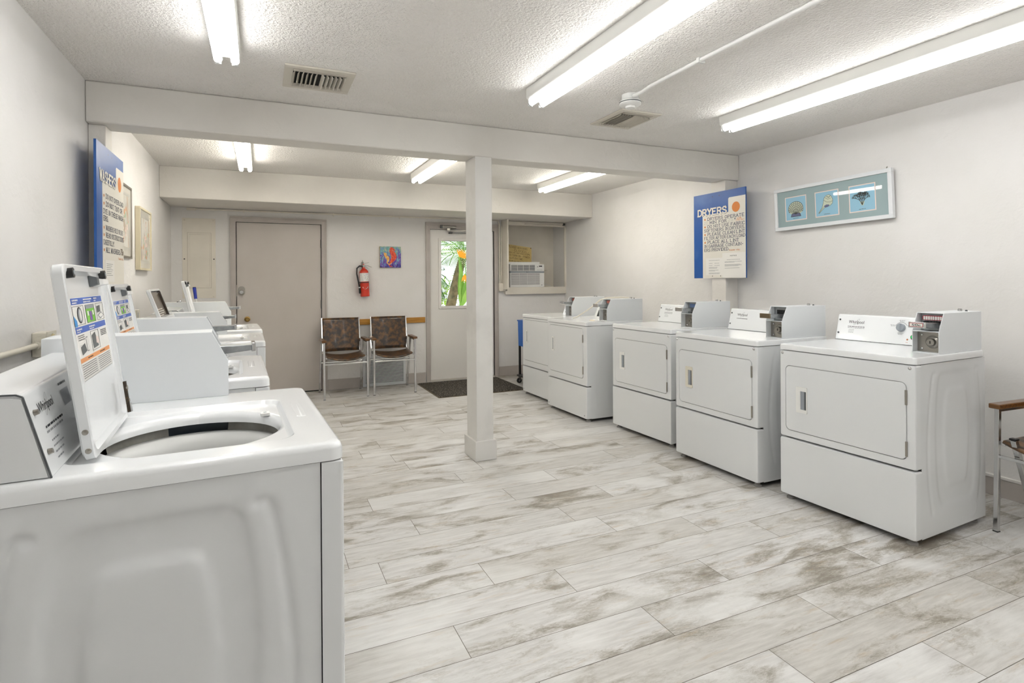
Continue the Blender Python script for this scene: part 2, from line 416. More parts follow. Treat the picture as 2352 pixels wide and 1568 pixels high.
def ftext(mb, txt, P, u0, v0, h, m, width=None, bold=0.0):
    """built-in font as flat mesh"""
    key = (txt, bold)
    if key not in FCACHE:
        c = bpy.data.curves.new('t', 'FONT'); c.body = txt; c.offset = bold; c.resolution_u = 3
        o = bpy.data.objects.new('t', c); COL.objects.link(o)
        dg = bpy.context.evaluated_depsgraph_get(); dg.update()
        me = bpy.data.meshes.new_from_object(o.evaluated_get(dg))
        FCACHE[key] = ([tuple(v.co) for v in me.vertices], [tuple(p.vertices) for p in me.polygons])
        bpy.data.objects.remove(o); bpy.data.curves.remove(c); bpy.data.meshes.remove(me)
    vs, fs = FCACHE[key]
    if not vs: return
    xs = [v[0] for v in vs]; s = h / .7; sx = s if width is None else width / (max(xs) - min(xs))
    x0 = min(xs)
    mb.add([P(u0 + (v[0] - x0) * sx, v0 + v[1] * s) for v in vs], fs, m)

# ================================================================== ROOM
J = {0: 2.14, 1: 1.6125, 2: 1.994, 3: 1.367, 4: .652, 5: 1.193, 6: .902, 7: .485, 8: 1.538, 9: .735, 10: 1.366, 11: .570, 12: 1.183,
     13: 1.392, 14: .93, 15: .875, 16: .675, 17: .844, 18: 1.42, 19: 1.135, 20: .45, 21: .661, 22: .95, 23: .633, 24: 1.382, 25: .792}
def make_floor():
    PW, PL, y00 = .198, 1.183, 1.015
    vs, fs, cols = [], [], []
    k0 = int(math.floor((YREAR - y00) / PW)); k1 = int(math.ceil((YW - y00) / PW))
    g = .0011
    for k in range(k0, k1 + 1):
        ya, yb = max(YREAR, y00 + k * PW), min(YW, y00 + (k + 1) * PW)
        if yb - ya < .004: continue
        j = J.get(k, rnd.uniform(0, PL))
        x = j - math.ceil((j - XL) / PL) * PL
        while x < XR:
            a, b = max(XL, x), min(XR, x + PL)
            if b - a > .01:
                o = len(vs); vs += [(a + g, ya + g, 0), (b - g, ya + g, 0), (b - g, yb - g, 0), (a + g, yb - g, 0)]
                fs.append((o, o + 1, o + 2, o + 3)); c = (rnd.random(), rnd.random(), rnd.random(), 1); cols += [c] * 4
            x += PL
    o = len(vs); vs += [(XL, YREAR, -.0015), (XR, YREAR, -.0015), (XR, YW, -.0015), (XL, YW, -.0015)]
    fs.append((o, o + 1, o + 2, o + 3)); cols += [(0, 0, 0, 1)] * 4
    o = len(vs); vs += [(XL, YREAR, -.1), (XR, YREAR, -.1), (XR, YW + .5, -.1), (XL, YW + .5, -.1)]
    me = bpy.data.meshes.new('floor'); me.from_pydata(vs, [], fs)
    me.materials.append(M_floor); me.materials.append(mat('grout', srgb(108, 102, 92), .8))
    me.polygons[-1].material_index = 1
    ca = me.color_attributes.new('plank', 'FLOAT_COLOR', 'CORNER')
    for i, c in enumerate(cols): ca.data[i].color = c
    ob = bpy.data.objects.new('floor', me); COL.objects.link(ob); return struct(ob)
make_floor()

b = MB(); b.box(XL - .15, XR + .15, YREAR - .15, YW + .6, ZC, ZC + .12, M_ceil); struct(b.build('ceiling'))
b = MB(); b.box(XL - .15, XL, YREAR - .15, YW + .15, -.1, ZC, M_wall); struct(b.build('wall_left'))
b = MB(); b.box(XR, XR + .15, YREAR - .15, YW + .6, -.1, ZC, M_wall); struct(b.build('wall_right'))
b = MB(); b.box(XL, XR, YREAR - .15, YREAR, -.1, ZC, M_wall); struct(b.build('wall_front'))
# back wall with the alcove and the two door openings
b = MB()
T = .14
D1 = (-.252, .660, 1.985); D2 = (1.995, 2.885, 1.975)
for (x0, x1, z0, z1) in ((XL, D1[0], -.1, ZC), (D1[0], D1[1], D1[2], ZC), (D1[1], D2[0], -.1, ZC), (D2[0], D2[1], D2[2], ZC),
                         (D2[1], 3.06, -.1, ZC), (3.06, XR, -.1, 1.12), (3.06, XR, 2.10, ZC)):
    b.box(x0, x1, YW, YW + T, z0, z1, M_wall)
b.box(3.06, XR, YW + .33, YW + .43, 1.0, 2.2, M_cream)      # alcove back
b.box(3.02, 3.06, YW + T, YW + .43, 1.0, 2.2, M_cream)
b.box(3.06, XR, YW + T, YW + .33, 2.10, 2.2, M_cream)
b.box(3.06, XR, YW + T, YW + .33, 1.0, 1.12, M_cream)
struct(b.build('wall_back'))
# soffit, beam, half posts, column
b = MB(); b.box(XL, XR, 6.246, YW, 2.121, ZC, M_beam); struct(b.build('trim_soffit', bevel=.006))
b = MB(); b.box(XL, XR, 3.779, 3.985, 2.196, ZC, M_beam); struct(b.build('trim_beam', bevel=.008))
b = MB(); b.box(XL, -.800, 3.835, 3.985, 0, 2.196, M_beam); struct(b.build('trim_post_left', bevel=.004))
b = MB(); b.box(3.835, XR, 3.80, 3.97, 0, 2.196, M_beam); struct(b.build('trim_post_right', bevel=.004))
col = thing('support_column', 'square white painted column with a boxed foot, standing in the middle of the floor under the beam', 'column', (1.411, 3.764, 0))
M_scuff = mat('column_paint', srgb(222, 220, 216), .45, noise=(3.5, srgb(214, 212, 208), .5, .62))
b = MB(); b.box(0, .130, 0, .205, .0, 2.196, M_scuff); b.build('shaft', col, bevel=.003)
b = MB(); b.box(-.017, .148, -.018, .222, 0, .142, M_scuff); b.build('base_trim', col, bevel=.003)
# baseboards
def base(name, boxes):
    b = MB()
    for bx in boxes: b.box(*bx, M_trim)
    struct(b.build(name, bevel=.003))
base('baseboard_back', [(XL, -.312, YW - .014, YW, 0, .128), (.722, 1.925, YW - .014, YW, 0, .128), (2.95, XR, YW - .014, YW, 0, .128)])
base('baseboard_right', [(XR - .014, XR, YREAR, 3.80, 0, .105), (XR - .014, XR, 3.97, YW, 0, .105)])
base('baseboard_left', [(XL, XL + .014, YREAR, 3.835, 0, .105), (XL, XL + .014, 3.985, YW, 0, .105)])
b = MB(); b.box(XR - .018, XR, YREAR, 3.80, .105, .125, M_wdoor); struct(b.build('trim_base_cap', bevel=.004))

# ---- door 1: flush taupe door
d1 = bpy.data.objects.new('door_1', None); COL.objects.link(d1); d1.location = (0, YW, 0); struct(d1)
b = MB(); b.box(D1[0] + .004, D1[1] - .004, .004, .045, .012, D1[2] - .008, M_door); b.build('door_leaf', d1, bevel=.002)
b = MB()
cw = .060
def casing(b, x0, x1, zt, cw, m):
    b.box(x0 - cw, x0 - .002, -.022, .0, 0, zt + cw, m); b.box(x1 + .002, x1 + cw, -.022, 0, 0, zt + cw, m); b.box(x0 - .002, x1 + .002, -.022, 0, zt, zt + cw, m)
    b.box(x0 - .002, x0, -.012, .12, 0, zt, M_gap); b.box(x1, x1 + .002, -.012, .12, 0, zt, M_gap); b.box(x0, x1, -.004, .12, zt, zt + .003, M_gap)
    b.box(x0 - cw, x0 - cw + .018, -.028, -.0215, 0, zt + cw - .0185, m); b.box(x1 + cw - .018, x1 + cw, -.028, -.0215, 0, zt + cw - .0185, m)
    b.box(x0 - cw, x1 + cw, -.028, -.0215, zt + cw - .018, zt + cw, m)
casing(b, D1[0], D1[1], D1[2] - .004, cw, M_trim); b.build('door_frame', d1, bevel=.002)
b = MB(); b.box(D1[0], D1[1], .0, .13, 0, .010, M_gap); b.build('threshold', d1)
h = MB()
for i in range(2):
    a = 0
dp = Vector((-.199, 0, 1.202))
h = MB(); prof = rrect(dp.x, dp.z, .036, .052, .034, 6)
h.prism(prof, lambda p, t: (p[0], t, p[1]), .004, -.012, M_steel)
h.lathe([(.0, -.036), (.020, -.036), (.024, -.030), (.024, -.012)], None, M_chrome, 24, lambda x, y, hh: (dp.x + x, hh, dp.z - .014 + y))
h.build('deadbolt', d1, smooth=40)
h = MB(); h.box(D1[0] - .006, dp.x - .04, -.004, .008, 1.14, 1.27, mat('worn_door_edge', srgb(206, 200, 192), .5)); h.build('latch_guard', d1, bevel=.001)
h = MB(); kp = Vector((-.143, 0, .880))
h.lathe([(0, -.052), (.016, -.052), (.024, -.042), (.024, -.032), (.012, -.022), (.012, -.010), (.030, -.006), (.032, .004)], None, M_brass, 24, lambda x, y, hh: (kp.x + x, hh, kp.z + y))
h.build('door_knob', d1, smooth=40)
for z in (1.70, .98, .25):
    h = MB(); h.tube([(D1[1], -.008, z), (D1[1], -.008, z + .10)], .009, M_dgrey, 10); h.build('hinge', d1)

# ---- door 2: white outside door with a half light
d2 = bpy.data.objects.new('door_2', None); COL.objects.link(d2); d2.location = (0, YW, 0); struct(d2)
wx0, wx1, wz0, wz1 = 2.145, 2.735, .971, 1.824
b = MB()
for (x0, x1, z0, z1) in ((D2[0] + .004, wx0, .02, D2[2] - .008), (wx1, D2[1] - .004, .02, D2[2] - .008), (wx0, wx1, .02, wz0), (wx0, wx1, wz1, D2[2] - .008)):
    b.box(x0, x1, .008, .05, z0, z1, M_wdoor)
b.build('door_leaf', d2)
b = MB(); t = .036
for (x0, x1, z0, z1) in ((wx0 - t, wx0, wz0 - t, wz1 + t), (wx1, wx1 + t, wz0 - t, wz1 + t), (wx0, wx1, wz0 - t, wz0), (wx0, wx1, wz1, wz1 + t)):
    b.box(x0, x1, -.006, .055, z0, z1, M_wdoor)
b.build('glazing_bead', d2, bevel=.003)
b = MB(); b.box(wx0, wx1, .026, .030, wz0, wz1, M_glass); b.build('window_pane', d2)
b = MB(); casing(b, D2[0], D2[1], D2[2] - .004, .058, M_trim); b.box(D2[0] - .058, D2[1] + .058, -.024, 0, D2[2] + .05, D2[2] + .085, M_trim); b.build('door_frame', d2, bevel=.002)
b = MB(); b.box(D2[0], D2[1], -.01, .13, 0, .018, mat('threshold_aluminium', srgb(200, 195, 186), .4, .3)); b.build('threshold', d2, bevel=.003)
b = MB(); b.tube([(2.145, -.05, 2.005), (2.335, -.05, 2.000)], .021, M_steel, 16); b.box(2.125, 2.15, -.068, -.024, 1.985, 2.025, M_dgrey)
b.box(2.21, 2.25, -.06, -.03, 1.955, 2.03, M_steel); b.box(2.15, 2.33, -.04, -.024, 1.98, 2.02, M_steel)
b.build('door_closer', d2, bevel=.002)
b = MB(); b.bar((2.235, -.05, 1.955), (2.56, -.075, 1.962), .012, .008, M_steel); b.bar((2.25, -.05, 1.925), (2.56, -.02, 1.93), .014, .008, M_dgrey); b.box(2.245, 2.285, -.06, -.005, 1.918, 1.936, M_black)
b.build('closer_arm', d2)

# ---- alcove joinery
al = thing('alcove_shelf', 'cream painted shelf and side board framing the alcove that holds the air conditioner', 'shelf', (0, YW, 0))
b = MB(); b.box(3.035, XR, -.045, .32, 1.118, 1.130, M_cream); b.box(3.035, XR, -.05, -.02, 1.110, 1.207, M_cream); b.box(3.03, 3.06, -.02, .02, 1.118, 1.175, M_cream); b.build('shelf_board', al, bevel=.002)
b = MB(); b.box(3.000, 3.022, -.20, .0, 1.18, 2.118, M_cream); b.build('side_board', al, bevel=.002)
b = MB(); b.box(3.022, XR, -.05, .02, 2.06, 2.118, M_cream); b.box(3.9, XR, -.05, .02, 1.207, 2.06, M_cream) if False else None
b.box(XR - .03, XR, -.06, -.04, 1.207, 2.06, M_cream); b.build('face_frame', al, bevel=.002)
b = MB(); b.box(3.45, 3.86, .29, .325, 1.45, 1.50, M_cream); b.build('back_rail', al, bevel=.002)
# chair rail strip
b = MB(); b.box(.725, 1.922, YW - .020, YW, .768, .838, M_rail)
tag(b.build('chair_rail', bevel=.003), 'yellow varnished wooden rail strip fixed along the back wall behind the two chairs', 'rail')

# ---- outside: ground, palm and shrubs
b = MB(); b.box(-12, 18, YW + .62, 30, -.3, -.12, mat('garden_ground', srgb(150, 150, 110), .9, noise=(1.5, srgb(96, 120, 60), .4, .6))); struct(b.build('ground'))
M_leaf = mat('palm_leaf_green', srgb(96, 148, 50), .45, noise=(3, srgb(150, 186, 84), .4, .7))
M_leaf2 = mat('deep_leaf_green', srgb(52, 96, 40), .5, noise=(3, srgb(96, 132, 70), .4, .7))
M_leaf3 = mat('bright_leaf_green', srgb(160, 196, 70), .5, noise=(3, srgb(200, 222, 120), .4, .7))
M_bark = mat('palm_bark', srgb(134, 116, 88), .85, noise=(9, srgb(92, 84, 62), .4, .65))
M_flower = mat('orange_flower', srgb(240, 150, 20), .5)
def frond(b, base, az, el, L, droop, m, n=26, wd=.34, lw=.022):
    p = Vector(base); d = Vector((math.cos(az) * math.cos(el), math.sin(az) * math.cos(el), math.sin(el)))
    pts = []
    for i in range(n):
        pts.append(p.copy()); p = p + d * (L / n); d = (d + Vector((0, 0, -droop / n))).normalized()
    b.tube(pts[::5] + [pts[-1]], .010, m, 5)
    for i in range(2, n):
        t = i / n; q = pts[i]; dd = (pts[i] - pts[i - 1]).normalized(); side = dd.cross(Vector((0, 0, 1))).normalized()
        l = wd * math.sin(PI * min(1, .15 + .85 * t)) + .06
        for s in (-1, 1):
            tip = q + side * s * l + dd * l * .7 + Vector((0, 0, -.25 * l)); mid = (q + tip) / 2 + Vector((0, 0, .03)); ww = dd * lw / 2
            b.add([q, mid - ww, tip, mid + ww], [(0, 1, 2, 3)], m)
def palm(name, label, x, y, hgt, lean, nf, L, m, seed, r=.10, group=None):
    rr = random.Random(seed); t = thing(name, label, 'palm', (x, y, -.12), 0, group)
    b = MB(); n = 14; pts = [(lean * (i / n) ** 1.4, 0, hgt * i / n) for i in range(n + 1)]
    b.tube(pts, [r * (1.25 - .4 * i / n) * (1.05 if i % 2 else 1) for i in range(n + 1)], M_bark, 12); b.build('trunk', t, smooth=60)
    b = MB()
    for i in range(nf):
        frond(b, (lean, 0, hgt), 2 * PI * i / nf + rr.uniform(-.2, .2), rr.uniform(-.2, 1.0), L * rr.uniform(.8, 1.1), rr.uniform(1.0, 2.2), m)
    b.build('fronds', t)
palm('palm_tree', 'leaning palm trunk with arching fronds seen through the door window', 3.62, 11.6, 2.0, .45, 18, 1.15, M_leaf, 1)
palm('palm_tree', 'low fan of fine palm fronds filling the left edge of the door window', 2.22, 9.35, 1.55, .12, 20, .78, M_leaf2, 2, .05)
def shrub(label, x, y, h, r, n, m, seed):
    rr = random.Random(seed); t = thing('leafy_shrub', label, 'shrub', (x, y, -.12))
    b = MB()
    for k in range(5): b.tube([(0, 0, 0), (rr.uniform(-.5, .5) * r, rr.uniform(-.5, .5) * r, h * .7)], [.018, .008], M_bark, 6)
    b.build('stems', t)
    b = MB()
    for i in range(n):
        c = Vector((rr.gauss(0, .45) * r, rr.gauss(0, .4) * r, h * (.12 + .88 * rr.random())))
        d = Vector((rr.uniform(-1, 1), rr.uniform(-1, 1), rr.uniform(-.3, .9))).normalized(); s = d.cross(Vector((rr.random(), rr.random(), 1))).normalized()
        l = rr.uniform(.06, .16); ww = l * .22
        b.add([c, c + d * l * .5 + s * ww, c + d * l, c + d * l * .5 - s * ww], [(0, 1, 2, 3)], m)
    b.build('leaves', t)
shrub('pale green shrub outside, low at the left of the door window', 4.15, 14.2, 1.5, .5, 900, M_leaf3, 5)
shrub('bright green shrub outside, at the bottom right of the door window', 5.75, 15.2, 1.6, .8, 1100, M_leaf3, 8)
bp = thing('bird_of_paradise_plant', 'broad leaved plant with orange pointed flowers at the top of the door window', 'plant', (2.90, 8.42, -.12))
b = MB()
for i, (az, el, L) in enumerate(((1.2, 1.3, .8), (.5, 1.2, .7), (-.6, 1.1, .6))):
    d = Vector((math.cos(az) * math.cos(el), math.sin(az) * math.cos(el), math.sin(el))); s = d.cross(Vector((0, 1, .2))).normalized()
    q = Vector((0, 0, 1.0)); pts = [q + d * L * k / 6 + s * .055 * math.sin(PI * min(1, .08 + k / 6)) for k in range(7)] + [q + d * L * k / 6 - s * .055 * math.sin(PI * min(1, .08 + k / 6)) for k in range(6, -1, -1)]
    b.poly(pts, M_leaf); b.tube([(0, 0, 0), tuple(q)], .016, M_leaf, 6)
b.build('leaves', bp)
b = MB()
for i in range(9):
    a = -.3 + i * .28; c = Vector((-.02, 0, 1.80)); d = Vector((math.cos(a) * .9, -.2, math.sin(a) * .8 + .1))
    s = Vector((-d.z, 0, d.x)) * .06; L = .15
    b.add([c, c + d * L * .55 + s * .25, c + d * L, c + d * L * .55 - s * .25], [(0, 1, 2, 3)], M_flower)
for i in range(5):
    a = -2.0 + i * .3; c = Vector((.06, 0, 1.52)); d = Vector((math.cos(a), -.2, math.sin(a))); s = Vector((-d.z, 0, d.x)) * .05; L = .13
    b.add([c, c + d * L * .5 + s * .3, c + d * L, c + d * L * .5 - s * .3], [(0, 1, 2, 3)], M_flower)
b.tube([(0, 0, 0), (-.02, 0, 1.80)], .012, M_leaf, 6); b.build('flowers', bp)

# ================================================================== LIGHT FITTINGS
def fixture(name, label, x, y_end, L, lamp, group, rz=0):
    t = thing(name, label, 'light fixture', (x, y_end, ZC), rz, group)
    b = MB()
    b.prism([(-.058, 0), (-.058, -.056), (-.050, -.066), (.050, -.066), (.058, -.056), (.058, 0)], lambda p, a: (p[0], a, p[1]), 0, -L, M_fix)
    b.build('housing', t, bevel=.002)
    for s in (-1, 1):
        for e in (0, 1):
            yy = -.012 if e == 0 else -L + .012
            k = MB(); k.box(s * .036 - .014, s * .036 + .014, yy - .006, yy + .006, -.106, -.060, M_plast); k.build('socket', t, bevel=.003)
        k = MB(); k.tube([(s * .036, -.018, -.086), (s * .036, -L + .018, -.086)], .0185, lamp, 14)
        tb = k.build('fluorescent_tube', t, smooth=50)
        for yy in ((-.0182, -.028), (-L + .0182, -L + .028)):
            k = MB(); k.tube([(s * .036, yy[0], -.086), (s * .036, yy[1], -.086)], .0192, M_chrome, 14); k.build('end_cap', tb)
    return t
GF = 'long twin tube fittings on the front ceiling'; GB = 'short twin tube fittings on the back ceiling'
fixture('fluorescent_fixture', 'long twin tube fluorescent fitting at the top left, above the nearest washer', -.140, 2.95, 2.44, M_fluo_f, GF)
fixture('fluorescent_fixture', 'long twin tube fluorescent fitting left of the conduit and smoke detector', 1.487, 2.95, 2.44, M_fluo_f, GF)
fixture('fluorescent_fixture', 'long twin tube fluorescent fitting above the dryers, nearest the right wall', 2.965, 2.93, 2.44, M_fluo_f, GF)
fixture('fluorescent_fixture', 'short twin tube fitting beyond the beam, above the far washers', -.122, 5.72, 1.55, M_fluo_b, GB)
fixture('fluorescent_fixture', 'short twin tube fitting beyond the beam, just left of the column', 1.492, 5.74, 1.55, M_fluo_b, GB)
fixture('fluorescent_fixture', 'short twin tube fitting beyond the beam, right of the column', 3.005, 5.80, 1.55, M_fluo_b, GB)

for x in (1.487, 2.965):  # added out of view, only to light the near side of the room
    fixture('fluorescent_fixture', 'added unseen twin tube fitting behind the camera, brightening the near side', x, -.05, 1.55, M_fluo_f, 'added unseen fittings behind the camera')

# ceiling vents
def vent(label, x0, x1, y0, y1, two):
    t = thing('ceiling_vent', label, 'air vent', ((x0 + x1) / 2, (y0 + y1) / 2, ZC))
    hw, hh = (x1 - x0) / 2, (y1 - y0) / 2; f = .045
    b = MB()
    for q in ((-hw, hw, -hh, -hh + f), (-hw, hw, hh - f, hh), (-hw, -hw + f, -hh + f, hh - f), (hw - f, hw, -hh + f, hh - f)):
        b.box(*q, -.010, 0, M_ventg)
    b.build('frame', t, bevel=.003)
    b = MB(); b.box(-hw + f, hw - f, -hh + f, hh - f, -.002, -.0005, M_dark); b.build('duct_opening', t)
    n = 12
    for i in range(n):
        xx = -hw + f + (hw * 2 - 2 * f) * (i + .5) / n; s = 1 if xx > 0 else -1
        b = MB(); b.hexa([(xx - .001, -hh + f + .03, -.002), (xx + .001, -hh + f + .03, -.002), (xx + .001, hh - f - .03, -.002), (xx - .001, hh - f - .03, -.002),
                          (xx - .001 + s * .012, -hh + f + .03, -.022), (xx + .001 + s * .012, -hh + f + .03, -.022), (xx + .001 + s * .012, hh - f - .03, -.022), (xx - .001 + s * .012, hh - f - .03, -.022)], M_ventg)
        b.build('louvre', t)
    for s in (-1, 1):
        for k in range(2):
            b = MB(); yy = s * (hh - f - .008 - .014 * k); b.hexa([(-hw + f, yy - .001, -.001), (hw - f, yy - .001, -.001), (hw - f, yy + .001, -.001), (-hw + f, yy + .001, -.001),
                                            (-hw + f, yy - .001 + s * .008, -.016), (hw - f, yy - .001 + s * .008, -.016), (hw - f, yy + .001 + s * .008, -.016), (-hw + f, yy + .001 + s * .008, -.016)], M_ventg)
            b.build('side_louvre', t)
vent('rectangular ceiling air vent with curved blades, left of the long middle light', .119, .478, 3.085, 3.44, 0)
vent('rectangular ceiling air vent under the smoke detector', 2.170, 2.500, 3.035, 3.425, 1)
# smoke detector + conduit
sd = thing('smoke_detector', 'round white smoke detector on a junction box at the end of the ceiling conduit', 'smoke detector', (2.062, 2.80, ZC))
b = MB(); b.lathe([(0, 0), (.050, 0), (.050, -.040), (0, -.040)], (0, 0, 0), M_plast, 32); b.build('junction_box', sd, smooth=40)
b = MB(); b.lathe([(.060, -.036), (.066, -.042), (.066, -.058), (.058, -.066), (.03, -.070), (.028, -.082), (0, -.084)], (0, 0, 0), M_plast, 36)
b.lathe([(.0665, -.046), (.0668, -.048), (.0668, -.050), (.0665, -.052)], (0, 0, 0), M_dgrey, 36); b.build('detector_head', sd, smooth=40)
cd = thing('ceiling_conduit', 'white painted conduit running along the ceiling toward the smoke detector', 'conduit', (2.05, 2.75, ZC))
b = MB(); b.tube([(0, 0, -.022), (.004, -.08, -.022), (0, -.16, -.014), (-.005, -.6, -.012), (.0, -3.0, -.012)], .0105, M_plast, 12); b.build('pipe', cd, smooth=60)
b = MB(); b.box(-.022, .022, -.57, -.55, -.027, 0, M_plast); b.build('strap', cd, bevel=.003)

# ================================================================== APPLIANCES
def sdf_poly(px, pz, poly, closed=True):
    n = len(poly); d = np.full(px.shape, 1e9); inside = np.zeros(px.shape, bool)
    for i in range(n if closed else n - 1):
        ax, az = poly[i]; bx, bz = poly[(i + 1) % n]; ex, ez = bx - ax, bz - az
        t = np.clip(((px - ax) * ex + (pz - az) * ez) / (ex * ex + ez * ez + 1e-12), 0, 1)
        d = np.minimum(d, np.hypot(px - ax - t * ex, pz - az - t * ez))
        if closed:
            c = ((az > pz) != (bz > pz)) & (px < (bx - ax) * (pz - az) / (bz - az + 1e-15) + ax); inside ^= c
    return np.where(inside, -d, d) if closed else d
def smooth_poly(pts, closed=True, k=6):
    n = len(pts); out = []
    rng = range(n) if closed else range(n - 1)
    for i in rng:
        p = [pts[(i + j) % n] if closed else pts[min(max(i + j, 0), n - 1)] for j in (-1, 0, 1, 2)]
        for s in range(k):
            t = s / k
            out.append(tuple(.5 * (2 * p[1][a] + (p[2][a] - p[0][a]) * t + (2 * p[0][a] - 5 * p[1][a] + 4 * p[2][a] - p[3][a]) * t * t + (-p[0][a] + 3 * p[1][a] - 3 * p[2][a] + p[3][a]) * t ** 3) for a in (0, 1)))
    if not closed: out.append(pts[-1])
    return out
def emboss_height(S, Z, dep):
    outer = smooth_poly([(.250, .822), (.36, .823), (.470, .822), (.505, .812), (.528, .780), (.548, .68), (.556, .52), (.552, .34), (.538, .22), (.515, .178), (.485, .166), (.36, .165), (.262, .166), (.230, .178), (.207, .22), (.188, .34), (.180, .52), (.189, .68), (.205, .780), (.222, .812)])
    inner = smooth_poly([(.320, .737), (.375, .738), (.430, .737), (.458, .725), (.474, .695), (.486, .62), (.492, .50), (.487, .38), (.476, .295), (.462, .262), (.440, .251), (.375, .250), (.315, .251), (.290, .262), (.275, .295), (.262, .38), (.256, .50), (.263, .62), (.277, .695), (.292, .725)])
    fl = smooth_poly([(.180, .822), (.160, .817), (.144, .76), (.120, .60), (.110, .45), (.120, .28), (.148, .14)], False)
    fr = smooth_poly([(.568, .822), (.590, .817), (.604, .76), (.620, .60), (.624, .45), (.614, .28), (.590, .14)], False)
    sm = lambda d, w_: 1 / (1 + np.exp(np.clip(d / w_, -40, 40)))
    h = -sm(sdf_poly(S, Z, outer), .0058) + sm(sdf_poly(S, Z, inner), .0058)
    h -=   .55 * np.exp(-(sdf_poly(S, Z, fl, False) / .012) ** 2) + .55 * np.exp(-(sdf_poly(S, Z, fr, False) / .012) ** 2)
    circ = np.abs(np.hypot(S - .52, Z - .10) - .045); h += .25 * np.exp(-(circ / .004) ** 2) * (S > .50)
    return h * dep
def emboss_panel(fn, s0, s1, z0, z1, ns, nz, dep, m):
    s = np.linspace(s0, s1, ns); z = np.linspace(z0, z1, nz); S, Z = np.meshgrid(s, z)
    H = emboss_height(S, Z, dep)
    vs = [fn(float(a), float(b_), float(c)) for a, b_, c in zip(S.ravel(), Z.ravel(), H.ravel())]
    fs = [(j * ns + i, j * ns + i + 1, (j + 1) * ns + i + 1, (j + 1) * ns + i) for j in range(nz - 1) for i in range(ns - 1)]
    b = MB(); b.add(vs, fs, m); return b

